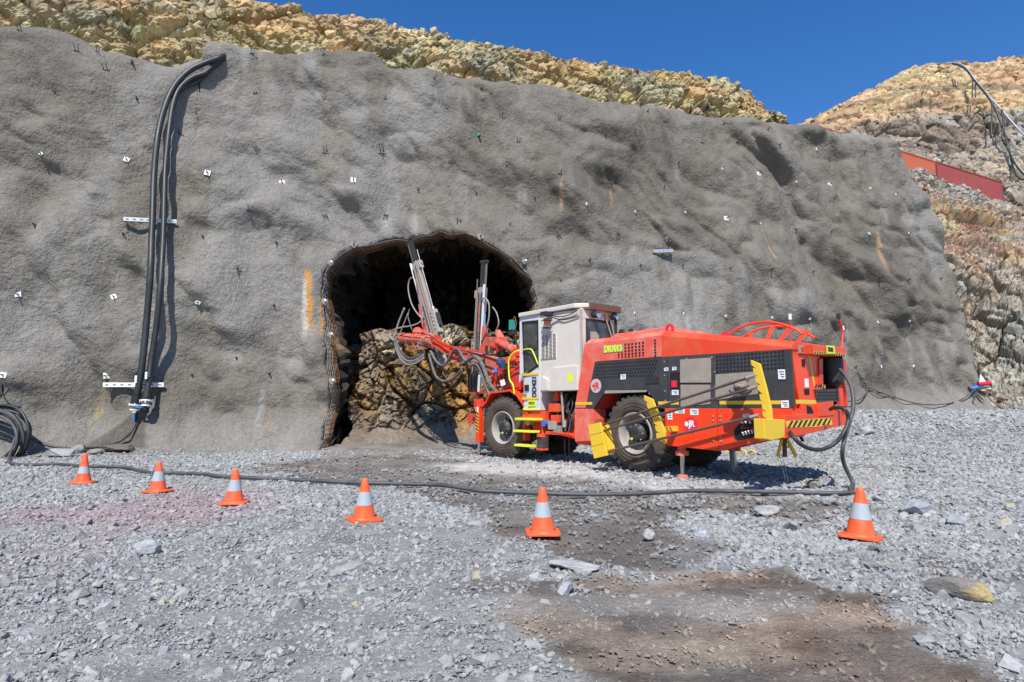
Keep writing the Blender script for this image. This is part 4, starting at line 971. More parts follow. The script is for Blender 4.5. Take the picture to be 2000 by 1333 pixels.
# ---- mesh lining the mouth of the tunnel
def mesh_lining():
    n = len(OUT); cx, cz = PORT_C; dirv = OUT - np.array((cx, cz)); dirv /= np.linalg.norm(dirv, axis=1)[:, None]
    # resample the outline evenly
    keep = OUT[:, 1] > -.05; pts = OUT[keep]; dv = dirv[keep]
    s = np.concatenate([[0], np.cumsum(np.linalg.norm(np.diff(pts, axis=0), axis=1))]); L = s[-1]; m = int(L / .125); t = np.linspace(0, L, m)
    px = np.interp(t, s, pts[:, 0]); pz = np.interp(t, s, pts[:, 1]); dx = np.interp(t, s, dv[:, 0]); dz = np.interp(t, s, dv[:, 1])
    y0 = np.array([arch_y(x, z) for x, z in zip(px, pz)])
    def pt(i, d): k = -.17 * min(d, 1) * abs(dx[i]) ** 1.5 - .05 - .02 * math.sin(i * .7 + d * 5) - .03 * vn(i * .15, d * 2, 0, 900); k = float(k); return Vector((px[i] + dx[i] * k, y0[i] + d, pz[i] + dz[i] * k))
    o = empty('wire_mesh', (px[0], y0[0], 0), label='rusty welded wire mesh lining the rim of the tunnel mouth', cat='wire mesh')
    base = Vector((px[0], y0[0], 0)); lw = MB(); cw = MB()
    for d in [.0, .1, .2, .3, .4, .5, .6]: lw.tube([pt(i, d) - base for i in range(0, m)], .0075, 'dsteel' if d < .4 else 'rust', 4, 1)
    for i in range(0, m): cw.tube([pt(i, d) - base for d in (-.06, .15, .35, .62)], .0075, 'rust' if i % 3 else 'dsteel', 4, 1)
    lw.build('long_wires', o); cw.build('cross_wires', o)
    for k, (u, v) in enumerate(((642, 515), (630, 590), (642, 655), (645, 745), (1020, 512))):
        q = MB(); m_ = wall_frame(u, v); p = m_.translation - base; q.cyl(p + Vector((.06, .05, 0)), p + Vector((.12, -.14, .03)), .03, 'plate', 8); q.cyl(p + Vector((.05, -.03, 0)), p + Vector((.08, -.06, 0)), .09, 'dsteel', 10); q.build('mesh_pin', o)
mesh_lining()

# ---- shipping containers and pipes on the far bench
def container(name, u, v, Y, mat, label, L=12.2, d=(.89, .456), rz=None):
    p = aty(u, v, Y); t = empty(name, (p[0], p[1], p[2] - 2.6), math.atan2(d[1], d[0]), label=label, cat='shipping container', group='shipping containers on the far bench')
    W = 2.44; H = 2.6; q = MB()
    n = int(L / .28); pts = []
    for i in range(n):
        x = .15 + i * (L - .3) / n; w_ = (L - .3) / n; pts += [(x, 0), (x + w_ * .3, 0), (x + w_ * .5, .05), (x + w_ * .8, .05)]
    pts.append((L - .15, 0))
    V = [(x, y + .02, .15) for x, y in pts] + [(x, y + .02, H - .12) for x, y in pts]; m = len(pts)
    q.add(V, [(i, i + 1, i + 1 + m, i + m) for i in range(m - 1)], mat); q.build('side_wall', t)
    q = MB(); q.box((.1, .08, .1), (L - .1, W, H - .06), mat); q.build('body', t)
    q = MB()
    for x in (0, L - .16): q.box((x, 0, 0), (x + .16, .16, H), mat); q.box((x, W - .1, 0), (x + .16, W, H), mat)
    q.box((.16, .0, H - .12), (L - .16, .09, H - .002), mat); q.box((.16, 0, 0), (L - .16, .09, .15), mat); q.build('frame', t)
    return t
container('shipping_container', 1829, 315, 58, 'maroon', 'dark maroon shipping container on the bench, right one of the pair')
container('shipping_container', 1752, 291, 54.5, 'rustred', 'orange red shipping container behind the top right corner of the wall', 6.06)
container('shipping_container', 1602, 246, 64, 'rustred', 'red shipping container barely showing above the wall crest', 6.06)
def farpipe(l, r, mat, label):
    q = MB(); q.tube([Vector(aty(u, v, Y)) for u, v, Y in l], r, mat, 8, 5); q.build('drain_pipe', label=label, cat='pipe', group='long pipes draped down the far pit wall')
farpipe([(1849, 123, 91.2), (1868, 124, 89.2), (1884, 130, 85.2), (1900, 150, 81.7), (1925, 182, 79.0), (1950, 208, 77.7), (1975, 237, 76.3), (2000, 264, 75.4), (2060, 320, 74.2)], .11, 'refl', 'pale grey pipe running down the far pit wall at top right')
farpipe([(1860, 124, 90.2), (1885, 135, 84.2), (1905, 160, 80.8), (1930, 190, 78.1), (1945, 215, 77.2), (1958, 250, 76.3), (1964, 270, 76.1), (1972, 298, 75.4), (1978, 325, 73.0), (1985, 342, 71.8), (1999, 352, 71.2)], .13, 'hdpe', 'long black pipe below the pale one on the far pit wall')
farpipe([(1900, 153, 81.2), (1899, 190, 78.3)], .08, 'hdpe', 'left of two short black pipes hanging from the pale pipe')
farpipe([(1905, 158, 80.8), (1905, 190, 78.3)], .08, 'hdpe', 'right of two short black pipes hanging from the pale pipe')
farpipe([(1934, 196, 77.9), (1938, 215, 77.2), (1935, 270, 75.9)], .10, 'hdpe', 'black pipe dropping straight down the grey cliff')
farpipe([(1957, 215, 77.2), (1960, 240, 76.3), (1958, 272, 75.4), (1968, 290, 75.4), (1982, 320, 73.0), (2003, 345, 71.2)], .11, 'hdpe', 'rightmost dark pipe bending down toward the bench')

# ================================================================== traffic cones
def make_cone(double=False):
    t = empty('traffic_cone'); q = MB()
    s = .150; pts = []
    for cx_, cy_, a0 in ((1, 1, 0), (-1, 1, 90), (-1, -1, 180), (1, -1, 270)):
        for k in range(4): a = R(a0 + k * 30); pts.append((cx_ * (s - .03) + math.cos(a) * .03, cy_ * (s - .03) + math.sin(a) * .03))
    q.prism(pts, 0, .022, 'cone', axis='z'); q.lathe([(.128, .0221), (.122, .032), (.116, .036)], 'cone', 28); q.build('base', t, .005)
    f = lambda h: .108 - (h - .03) * (.108 - .026) / .37
    q = MB(); q.lathe([(f(h), h) for h in np.linspace(.03, .392, 14)] + [(.024, .40), (.018, .40), (.016, .36)], 'cone', 28); q.build('cone_body', t)
    q = MB(); q.lathe([(f(h) + .002, h) for h in (.150, .19, .23, .275)], 'refl', 28); q.build('reflective_band', t)
    if double:
        q = MB(); q.lathe([(f(.25) + .003, .255), (f(h0 := .29) + .006, .29), (f(.33) + .006, .33), (.032, .43), (.024, .455), (.02, .455)], 'cone', 28); q.build('stacked_cone', t)
    return t
CONES = [(162, 945, .25, 'orange traffic cone at the left end of the row, its tip doubled', True, 0, 0), (308, 962, -.3, 'orange traffic cone second from the left by the cable', False, 0, 0), (457, 985, .2, 'orange traffic cone beside the red stained gravel, third from the left', False, 0, 0),
         (711, 1018, .55, 'orange traffic cone in front of the tunnel mouth, fourth from the left', False, 0, 0), (1060, 1044, .02, 'orange traffic cone with the whitest band, in the middle foreground', False, 0, 0), (1681, 1052, .95, 'tilted orange traffic cone on the right below the rig', False, .04, .05)]
mc = make_cone()
for i, (u, v, rz, lab, dbl, tx, ty) in enumerate(CONES):
    o = make_cone(True) if dbl else (mc if i == 1 else copy_tree(mc))
    p = gnd(u, v); o.location = (p[0], p[1], p[2] + .008); o.rotation_euler = (tx, ty, rz); s = (.92, .94, .96, .98, 1.0, 1.05)[i]; o.scale = (s, s, s)
    tag(o, lab, 'traffic cone', 'traffic cones in a row across the gravel')

# ================================================================== the drill rig (rig coordinates: x forward, y out towards its left side, z up)
rig = empty('drilling_rig', (O3[0], O3[1], 0), math.atan2(Fv[1], Fv[0]), label='orange red twin boom drilling rig with white cab parked nose first at the tunnel', cat='drilling rig')
def sub(name, x=0, y=0, z=0, parent=rig):
    return None
def fpoly(q, pix, m, y=0.0, t=.03):
    pts = [(fl(u, v, y)[0], fl(u, v, y)[2]) for u, v in pix]; q.prism(pts, y - t, y, m); return q
XR_ = -2.64
def rpoly(q, pix, m, x=XR_, t=.03):
    pts = [(rr(u, v, x)[1], rr(u, v, x)[2]) for u, v in pix]; q.prism(pts, x, x + t, m, axis='x'); return q
W_ = -1.80
# --- chassis
q = MB()
q.box((-1.9, -1.38, .60), (1.3, -.44, 1.0), 'dark'); q.box((-2.3, -1.72, .84), (-.62, -.07, 1.45), 'dark'); q.box((-2.35, -1.74, 1.44), (1.05, -.07, 1.84), 'hole')
q.box((.95, -1.6, .50), (1.38, -.25, 1.9), 'dark'); q.box((1.3, -1.25, .58), (4.4, -.50, 1.02), 'dark'); q.box((-.2, -1.5, .45), (.2, -.35, .85), 'dark'); q.box((3.3, -1.5, .45), (3.7, -.35, .85), 'dark')
q.build('chassis', rig, .01)
# --- black side panel with the vent perforations
q = MB()
q.prism([(.893, 1.90), (-.56, 1.90), (-2.655, 1.87), (-2.655, 1.075), (-.50, 1.075), (-.235, 1.39), (.635, 1.39), (.935, 1.075), (1.135, 1.075)], -.05, 0, 'black')
def holes(x0, x1, ztop, nx, nz, dx, dz, s=.024, slant=0, mat='hole', y=.002):
    for j in range(nz):
        for i in range(nx):
            x = x0 - i * dx + j * slant; z = ztop(x) - j * dz
            if x > x1: q.box((x - s, y - .004, z - s), (x + s, y, z + s), mat)
zt1 = lambda x: 1.845 - .0 * x; zt2 = lambda x: 1.835 - .012 * (x + 1.5)
holes(.80, -.53, zt1, 22, 5, .060, .058, .017, .028)
holes(-1.54, -2.6, zt2, 19, 5, .056, .055, .016)
for x in (-.66, -1.545): q.box((x - .004, .0, 1.08), (x + .004, .002, 1.89), 'hole')
for x, z in ((-.60, 1.82), (-.60, 1.60), (-.60, 1.35), (-.60, 1.2), (-1.02, 1.84), (-1.46, 1.84), (-1.5, 1.62), (-1.5, 1.4)): q.cyl((x, 0, z), (x, .008, z), .012, 'dsteel', 8)
q.build('side_panel', rig, .0)
q = MB(); fpoly(q, [(1182, 763), (1264, 762), (1262, 766), (1180, 769)], 'dsteel', .01, .04); q.build('arch_lip', rig)
q = MB(); q.prism([(-.5, 1.07), (-.235, 1.385), (.635, 1.385), (.935, 1.07), (.97, 1.07), (.65, 1.42), (-.25, 1.42), (-.54, 1.07)], -.5, -.052, 'red'); q.build('wheel_arch', rig)
# --- orange shell
q = MB()
q.prism([(1.14, 2.24), (-.556, 2.25), (-.556, 1.905), (.893, 1.905), (1.14, 1.08), (1.40, 1.08)], -.05, .004, 'dusty')
holes(.34, -.27, lambda x: 2.155, 8, 4, .075, .055, .020, 0, 'hole', .006); holes(.34, -.27, lambda x: 1.945, 8, 1, .075, .05, .018, 0, 'hole', .006); holes(-.43, -.6, lambda x: 2.175, 1, 6, .07, .05, .019, 0, 'hole', .006)
q.prism([(1.41, 1.065), (.95, 1.065), (.93, .88), (.99, .50), (1.41, .47)], -.32, .0, 'dusty'); q.box((.72, -.48, .62), (.88, -.42, 1.04), 'dusty')
q.build('front_shell', rig, .006)
q = MB()
st = [(1.14, 2.24, 1.9), (-.56, 2.25, 1.9), (-2.655, 1.905, 1.875)]
V = []
for x, zt, zb in st:
    V += [(x, 0 if x < 1 else .0, zb), (x, 0, zt), (x, -.12, zt + .085), (x, -1.68, zt + .085), (x, -1.8, zt), (x, -1.8, zb)]
q.add(V[6:], [(0, 1, 7, 6), (1, 2, 8, 7), (2, 3, 9, 8), (3, 4, 10, 9), (4, 5, 11, 10), (0, 5, 4, 3, 2, 1), (6, 7, 8, 9, 10, 11)], 'orange')
q.build('rear_hood', rig, .008)
q = MB(); q.add(V[:12], [(1, 2, 8, 7), (2, 3, 9, 8), (3, 4, 10, 9), (4, 5, 11, 10), (0, 5, 4, 3, 2, 1)], 'dusty')
q.prism([(.95, 2.33), (.80, 2.43), (-.32, 2.45), (-.50, 2.345)], -1.65, -.45, 'dusty')
q.build('front_hood', rig, .008)
q = MB(); q.box((-2.6, -1.8, 1.08), (1.0, -1.76, 1.9), 'black'); q.box((-2.3, -1.8, .80), (-.6, -1.72, 1.08), 'orange'); q.build('far_side_panel', rig, .005)
# lower doors
for nm, pts in (('locker_door', [(-.585, 1.075), (-.585, .52), (-.62, .49), (-1.505, .455), (-1.505, 1.075)]), ('locker_door', [(-1.515, 1.075), (-1.515, .455), (-2.20, .63), (-2.64, .70), (-2.64, 1.075)])):
    q = MB(); q.prism(pts, -.30, .006, 'orange_clean'); o = q.build(nm, rig, .006)
    q = MB()
    for z in (.96, .90, .66, .60):
        for dx in ((-.06,) if pts[0][0] > -1 else (.06,)): x = -1.51 - dx; q.cyl((x, .006, z), (x, .018, z), .014, 'dsteel', 8)
    q.build('hinge_bolts', o)
q = MB()
pts = [(fl(u, v)[0], fl(u, v)[2]) for u, v in ((1443, 829), (1475, 820), (1477, 850), (1470, 856), (1440, 861), (1434, 855), (1434, 840))]
q.prism(pts, 0, .010, 'dark'); q.prism([(x * .9 + (-2.03) * .1, z * .9 + .1 * .79) for x, z in pts], .008, .014, 'hole')
for i in range(5): q.cyl((-1.93 - i * .045, .014, .70 + .012 * i), (-1.93 - i * .045, .045, .74 + .012 * i), .012, 'label', 8); q.cyl((-1.90 - i * .05, .014, .80 + .006 * i), (-1.93 - i * .05, .03, .80), .01, 'redd', 8); 
for i in range(3): q.cyl((-1.92 - i * .06, .014, .87), (-1.92 - i * .06, .04, .89), .013, 'galv', 8)
q.build('valve_port', rig)
# yellow stripe pieces, labels, plates
q = MB()
for a, b in ((1.385, 1.085), (1.08, .97)): q.box((a, .004, 1.135), (b, .008, 1.185), 'yellow')
for a, b in ((-.46, -.655), (-.665, -.85), (-1.56, -2.5)): q.box((a, 0, 1.135), (b, .003, 1.185), 'yellow')
q.build('yellow_stripe', rig)
def fbox(name, pix, mat, y=.0, t=.006, bev=0):
    q = MB(); fpoly(q, pix, mat, y + t, t); return q.build(name, rig, bev)
fbox('hatch_plate', [(1328, 703), (1388, 699), (1388, 748), (1328, 748)], 'grime', 0, .015, .004)
fbox('hatch_plate', [(1329, 752), (1387, 752), (1387, 790), (1329, 795)], 'grime', 0, .008, .003)
fbox('hatch_plate', [(1397, 732), (1478, 726), (1480, 770), (1397, 782)], 'grime', 0, .008, .003)
fbox('gauge_window', [(1262, 736), (1287, 735), (1287, 749), (1260, 750)], 'dark', 0, .012, .002)
fbox('isolator_box', [(1309, 728), (1327, 727), (1327, 760), (1309, 760)], 'hole', 0, .010)
q = MB(); fpoly(q, [(1311, 744), (1321, 743), (1321, 757), (1311, 757)], 'redd', .03, .02); q.build('isolator_switch', rig)
for pix in ([(1297, 719), (1305, 718), (1305, 725), (1297, 725)], [(1313, 717), (1321, 717), (1321, 723), (1313, 724)], [(1312, 762), (1325, 762), (1325, 772), (1312, 772)], [(1519, 722), (1533, 722), (1534, 741), (1520, 741)], [(1212, 732), (1222, 731), (1222, 741), (1212, 742)], [(1318, 799), (1337, 799), (1337, 808), (1318, 808)], [(1348, 799), (1364, 799), (1364, 811), (1348, 811)], [(1303, 803), (1313, 802), (1313, 820), (1304, 820)], [(1451, 809), (1464, 809), (1464, 815), (1451, 815)], [(1525, 783), (1540, 782), (1541, 797), (1526, 797)]):
    q = MB(); fpoly(q, pix, 'label', .011, .004); o = q.build('sticker', rig)
    a, b = fl(*pix[0], .011), fl(*pix[2], .011); g = MB(); w_ = abs(a[0] - b[0]); h_ = abs(a[2] - b[2])
    for k in range(3): z = max(a[2], b[2]) - h_ * (.25 + .25 * k); x = (a[0] + b[0]) / 2; g.box((x - w_ * .34, .0115, z - h_ * .05), (x + w_ * (.34 - .12 * k), .0125, z + h_ * .05), 'dblue')
    g.build('print', o)
# round emblems
def star(cx, cz, r, n=11, y=.012):
    P = []
    for i in range(2 * n): a = math.pi * i / n + math.pi / 2; rr_ = r * (1 if i % 2 == 0 else .55); P.append((cx + math.cos(a) * rr_, cz + math.sin(a) * rr_ * 1.05))
    return P
def disc(cx, cz, rx, rz): return [(cx + rx * math.cos(i * math.pi / 16), cz + rz * math.sin(i * math.pi / 16)) for i in range(32)]
RT = (R(90), 0, R(180))
e = fl(1164, 754); q = MB(); q.prism(disc(e[0], e[2], .125, .125), 0, .004, 'pink'); o = q.build('emblem', rig); q = MB(); q.prism(star(e[0] + .06, e[2], .035), .003, .006, 'redd'); q.build('leaf_mark', o)
text_obj('emblem_letters', 'JR', .15, 'redd', o, (e[0] - .02, .008, e[2]), RT, .85, .004)
e = fl(1349, 830); q = MB(); q.prism(disc(e[0], e[2], .125, .12), .006, .010, 'redd'); o = q.build('emblem', rig); q = MB(); q.prism(star(e[0] + .065, e[2] + .01, .045), .010, .013, 'label'); q.build('leaf_mark', o)
text_obj('emblem_letters', 'JR', .13, 'label', o, (e[0] - .025, .015, e[2] + .01), RT, .85, .005)
text_obj('emblem_letters', 'DRILL', .04, 'label', o, (e[0] - .03, .014, e[2] - .10), RT, 1)
e = fl(1198, 682); q = MB(); q.box((e[0] - .235, .004, e[2] - .062), (e[0] + .235, .007, e[2] + .062), 'grime'); o = q.build('number_plate', rig, .0)
text_obj('plate_letters', 'DR1013', .155, 'lime', o, (e[0], .011, e[2]), RT, .78, .008, .003)
# exhaust cap, lifting eyes
q = MB(); c = fl(1223, 645, -.75); q.cyl((c[0], -.75, 2.40), (c[0], -.75, 2.47), .075, 'dark', 16); q.cyl((c[0], -.75, 2.47), (c[0], -.75, 2.53), .15, 'blk', 20, .13); q.build('air_intake', rig, .006)
def eye(x, y, z, s=.085):
    q = MB(); n = 14; ring = lambda r, y_: [(x + r * math.cos(2 * math.pi * i / n), y_, z + s + r * math.sin(2 * math.pi * i / n)) for i in range(n)]
    V = ring(s, y - .012) + ring(s * .45, y - .012) + ring(s, y + .012) + ring(s * .45, y + .012); F = []
    for i in range(n):
        j = (i + 1) % n; F += [(i, i + n, j + n, j), (2 * n + i, 2 * n + j, 3 * n + j, 3 * n + i), (i, j, 2 * n + j, 2 * n + i), (i + n, 3 * n + i, 3 * n + j, j + n)]
    q.add(V, F, 'redd'); q.box((x - s * 1.1, y - .012, z - .02), (x + s * 1.1, y + .012, z + s * .35), 'redd'); q.build('lifting_eye', rig)
c = fl(1308, 645, -.3); eye(c[0], -.3, 2.30); c = fl(1417, 655, -.3); eye(c[0], -.3, c[2] - .09, .075)
# --- cable reel standing in the rear hood
reel = empty('cable_reel'); reel.parent = rig
for y in (-.45, -1.05):
    cx_, cz_, r_ = -1.98 + (y + .45) * -.18, 1.35, 1.0; q = MB()
    q.tube([(cx_ + r_ * math.cos(a), y, cz_ + r_ * math.sin(a)) for a in [R(50 + 80 * i / 18) for i in range(19)]], .020, 'orange', 8, 3); q.build('reel_rim', reel)
for a in (66, 88, 104, 120):
    q = MB(); ca, sa = math.cos(R(a)), math.sin(R(a))
    q.beam((-1.98 + ca * .62, -.6, 1.35 + sa * .62), (-1.98 + ca * 1.0, -.45 if a in (70, 118) else -.95, 1.35 + sa * 1.0), .05, .03, 'orange_clean'); q.build('reel_spoke', reel)
q = MB(); q.lathe([(.40, -.16), (.48, -.10), (.50, 0), (.48, .10), (.40, .16)], 'hdpe', 40, Matrix.Translation((-2.0, -.78, 1.60)), 'y'); q.build('wound_cable', reel)
# --- rear end
q = MB(); rpoly(q, [(1546, 681), (1560, 673), (1592, 680), (1600, 715), (1612, 812), (1567, 812), (1557, 760)], 'orange_clean', XR_, .10); o = q.build('rear_column', rig, .006)
q = MB(); rpoly(q, [(1554, 781), (1594, 782), (1595, 790), (1555, 789)], 'yellow', XR_ - .003, .002); rpoly(q, [(1578, 690), (1581, 690), (1592, 752), (1590, 756)], 'yellow', XR_ - .004, .003); q.build('yellow_stripe', o)
q = MB(); rpoly(q, [(1561, 675), (1575, 676), (1575, 691), (1562, 690)], 'dsteel', XR_ - .03, .03); rpoly(q, [(1564, 678), (1573, 678), (1573, 688), (1565, 688)], 'chrome', XR_ - .033, .003); q.build('rear_lamp', o)
for pix, m_ in (([(1566, 702), (1573, 702), (1572, 718), (1567, 716)], 'hole'), ([(1572, 740), (1579, 740), (1580, 757), (1573, 757)], 'label'), ([(1571, 760), (1581, 760), (1581, 772), (1572, 771)], 'hole'), ([(1576, 792), (1585, 795), (1591, 811), (1577, 811)], 'hole')):
    q = MB(); rpoly(q, pix, m_, XR_ - .006, .005); q.build('sticker' if m_ == 'label' else 'opening', o)
q = MB(); rpoly(q, [(1588, 673), (1652, 680), (1653, 696), (1590, 692)], 'orange', XR_ - .16, .42); o = q.build('rear_beam', rig, .006)
q = MB()
for k in range(13):
    a = 1592 + k * 4.7; rpoly(q, [(a, 686.5 + k * .38), (a + 2.6, 686.7 + k * .38), (a + 1.2, 691.5 + k * .38), (a - 1.6, 691.3 + k * .38)], 'blk' if k % 1 == 0 else 'yellow', XR_ - .165, .003)
rpoly(q, [(1590, 686), (1652, 691), (1653, 696), (1590, 692)], 'yellow', XR_ - .163, .003); q.build('hazard_tape', o)
q = MB(); rpoly(q, [(1614, 675), (1630, 676), (1631, 691), (1615, 691)], 'lime', XR_ - .172, .003); o2 = q.build('number_plate', rig)
c = rr(1622.5, 683.5, XR_ - .175); text_obj('plate_letters', 'DR1013', .085, 'blk', o2, c, (R(90), 0, R(-90)), .62, .003)
q = MB(); q.box((-2.36, -1.78, .95), (-2.30, -.85, 1.88), 'hole'); q.box((-2.6, -1.0, 1.2), (-2.3, -.86, 1.9), 'red'); rpoly(q, [(1600, 703), (1607, 700), (1608, 752), (1601, 752)], 'red', XR_ - .02, .05); q.box((-2.55, -1.82, .9), (-2.35, -1.74, 1.9), 'red'); q.build('rear_bay', rig)
c = rr(1624, 722, -2.55); q = MB(); q.cyl((-2.55, c[1], 1.47), (-2.55, c[1], 1.82), .165, 'blk', 24); q.cyl((-2.55, c[1], 1.42), (-2.55, c[1], 1.47), .12, 'dark', 18); q.build('exhaust_silencer', rig, .006)
q = MB(); rpoly(q, [(1637, 702), (1641, 702), (1643, 744), (1638, 744)], 'yellow', XR_, .05)
for k in range(5): rpoly(q, [(1637, 706 + k * 8), (1641.5, 703 + k * 8), (1641.5, 706 + k * 8), (1637, 709 + k * 8)], 'blk', XR_ - .003, .003)
q.build('hazard_post', rig)
q = MB(); rpoly(q, [(1643, 702), (1652, 703), (1655, 742), (1645, 738)], 'red', XR_, .08); q.tube([rr(1640, 730, XR_ - .02), rr(1646, 745, XR_ - .03), rr(1650, 770, XR_), rr(1652, 795, XR_)], .03, 'red', 8); rpoly(q, [(1639, 745), (1646, 745), (1650, 800), (1643, 800)], 'orange', XR_ - .02, .06); q.build('rear_post', rig, .004)
q = MB(); rpoly(q, [(1592, 751), (1612, 752), (1612, 759), (1592, 758)], 'yellow', XR_, .04)
for k in range(4): rpoly(q, [(1594 + k * 5, 751), (1596.5 + k * 5, 751), (1594.5 + k * 5, 758.5), (1592 + k * 5, 758.5)], 'blk', XR_ - .003, .003)
q.build('hazard_board', rig)
q = MB(); rpoly(q, [(1592, 761), (1637, 760), (1639, 784), (1597, 786)], 'black', XR_ - .02, .04)
for j in range(3):
    for i in range(11): a = 1597 + i * 3.6; b = 765 + j * 6.4; rpoly(q, [(a, b), (a + 2.2, b), (a + 2.2, b + 3.4), (a, b + 3.4)], 'hole', XR_ - .023, .003)
q.build('rear_grille', rig)
q = MB(); rpoly(q, [(1598, 787), (1628, 784), (1630, 812), (1600, 814)], 'orange', XR_ - .03, .2); q.build('connector_box', rig, .006)
q = MB(); rpoly(q, [(1628, 790), (1645, 788), (1646, 805), (1630, 808)], 'dark', XR_ + .05, .1); q.cyl(rr(1632, 796, XR_ + .02), rr(1640, 796, XR_ - .05), .04, 'galv', 10); q.cyl(rr(1640, 800, XR_ + .02), rr(1648, 799, XR_ - .05), .03, 'dsteel', 10); q.build('cable_socket', rig)
def hz(q, pix_rows, n, x):
    (a0, b0), (a1, b1), h0, h1 = pix_rows
    for k in range(n):
        t0, t1 = (k + .25) / n, (k + .72) / n; s = .55 / n
        P = lambda t, top: (a0 + (a1 - a0) * t, (b0 + (b1 - b0) * t) + (0 if top else h0 + (h1 - h0) * t))
        rpoly(q, [P(min(1, t0 + s), 1), P(min(1, t1 + s), 1), P(t1 - s * .4, 0), P(max(0, t0 - s * .4), 0)], 'blk', x - .003, .003)
q = MB(); rpoly(q, [(1533, 812), (1600, 808), (1650, 800), (1655, 829), (1600, 843), (1533, 857)], 'orange', XR_ - .02, .16); bmp = q.build('rear_bumper', rig, .006)
q = MB(); rpoly(q, [(1534, 823), (1596, 818), (1624, 817), (1626, 830), (1597, 834), (1537, 836)], 'yellow', XR_ - .024, .003); hz(q, ((1538, 823), (1624, 817), 13, 13), 9, XR_ - .024); q.build('hazard_tape', bmp)
q = MB(); rpoly(q, [(1492, 818), (1533, 820), (1533, 855), (1507, 861), (1494, 858)], 'yellow', XR_ - .03, .14); q.build('rack_foot', rig, .008)
# aerials at the back
q = MB(); c = fl(1545, 665, -.3); t_ = fl(1543, 622, -.3); q.tube([(c[0], -.3, c[2] - .1), (c[0], -.3, c[2] + .05), (t_[0], -.3, t_[2])], .009, 'red', 6); q.cyl((t_[0], -.3, t_[2] - .02), (t_[0], -.3, t_[2] + .06), .022, 'label', 10); q.build('marker_light', rig)
q = MB(); P = [rr(u, v, XR_) for u, v in ((1643, 682), (1645, 665), (1646, 648), (1642, 634), (1638, 622))]; q.tube(P, .017, 'red', 8); q.cyl(P[-1], (P[-1][0], P[-1][1], P[-1][2] + .07), .03, 'blk', 10); q.cyl(rr(1646, 645, XR_), rr(1645, 637, XR_), .025, 'label', 10); q.build('warning_light_arm', rig)
# --- rod racks on the side
RY = .40
def rackpoly(q, pix, m='yellow', y=RY, t=.05): fpoly(q, pix, m, y, t)
def saw(spine, width, n, tooth):
    """toothed bar in photo points: right edge = spine, left edge = hooked teeth pointing up and forward"""
    L_ = [];
    for k in range(n):
        for f, dx, dy in ((0.0, -tooth, -tooth * .9), (.28, -tooth * .95, -tooth * .2), (.62, 0, 0)):
            t = (k + f) / n; m = t * (len(spine) - 1); a = min(int(m), len(spine) - 2); g = m - a
            x = spine[a][0] * (1 - g) + spine[a + 1][0] * g; y = spine[a][1] * (1 - g) + spine[a + 1][1] * g; L_.append((x - width + dx, y + dy))
    return spine + L_[::-1]
q = MB(); rackpoly(q, saw([(1483, 711), (1490, 738), (1498, 768), (1505, 800), (1507, 824)], 9, 7, 8)); rackpoly(q, [(1493, 818), (1507, 820), (1509, 859), (1494, 861)]); q.build('rod_rack', rig, .003)
q = MB(); rackpoly(q, saw([(1274, 780), (1282, 802), (1291, 824), (1298, 846), (1299, 868)], 9, 6, 8), t=.04)
q.box((-.75, 0, .72), (-.83, RY - .05, .80), 'yellow'); q.build('rod_rack', rig, .004)
q = MB(); fpoly(q, [(1148, 831), (1171, 825), (1184, 890), (1160, 896)], 'yellow', .52, .05); 
for k in range(2): a = 1151.5 + k * 3.6; b = 849 + k * 22; fpoly(q, [(a, b + 1.5), (a + 24, b - 4.5), (a + 24.3, b - 3.8), (a + .3, b + 2.2)], 'dark', .5215, .003)
fpoly(q, [(1172, 828), (1178, 832), (1190, 882), (1186, 888), (1182, 888)], 'yellow', .45, .16); q.build('rod_end_box', rig, .004)
q = MB(); q.beam((.55, -.1, .5), (.55, .3, .52), .06, .06, 'yellow'); q.beam((.58, -.1, .75), (.58, .3, .72), .05, .05, 'dark'); q.build('rack_bracket', rig)
# dusty gloves and rags jammed behind the rods
q = MB()
for i in range(7):
    a = 1446 + rnd.uniform(-8, 26); b = 756 + rnd.uniform(-12, 12); c = fl(a, b, .2 + rnd.uniform(-.06, .12)); s1, s2, s3 = rnd.uniform(.08, .14), rnd.uniform(.04, .07), rnd.uniform(.035, .065)
    V, F = [], []
    for j in range(7):
        for k in range(10):
            th, ph = math.pi * j / 6, 2 * math.pi * k / 10; r_ = 1 + .38 * float(vn(k * .8 + i * 9, j * .9, 0, 950)); V.append((c[0] + s1 * math.sin(th) * math.cos(ph) * r_, c[1] + s2 * math.sin(th) * math.sin(ph) * r_, c[2] + s3 * math.cos(th) * r_))
    for j in range(6):
        for k in range(10): F.append((j * 10 + k, j * 10 + (k + 1) % 10, (j + 1) * 10 + (k + 1) % 10, (j + 1) * 10 + k))
    q.add(V, F, 'cloth', True)
o = q.build('work_gloves', label='bundle of dusty gloves and rags jammed behind the drill rods', cat='gloves'); o.matrix_world = Matrix.Translation((O3[0], O3[1], 0)) @ Matrix.Rotation(math.atan2(Fv[1], Fv[0]), 4, 'Z')
def on_rig(o): o.matrix_world = Matrix.Translation((O3[0], O3[1], 0)) @ Matrix.Rotation(math.atan2(Fv[1], Fv[0]), 4, 'Z') ; return o
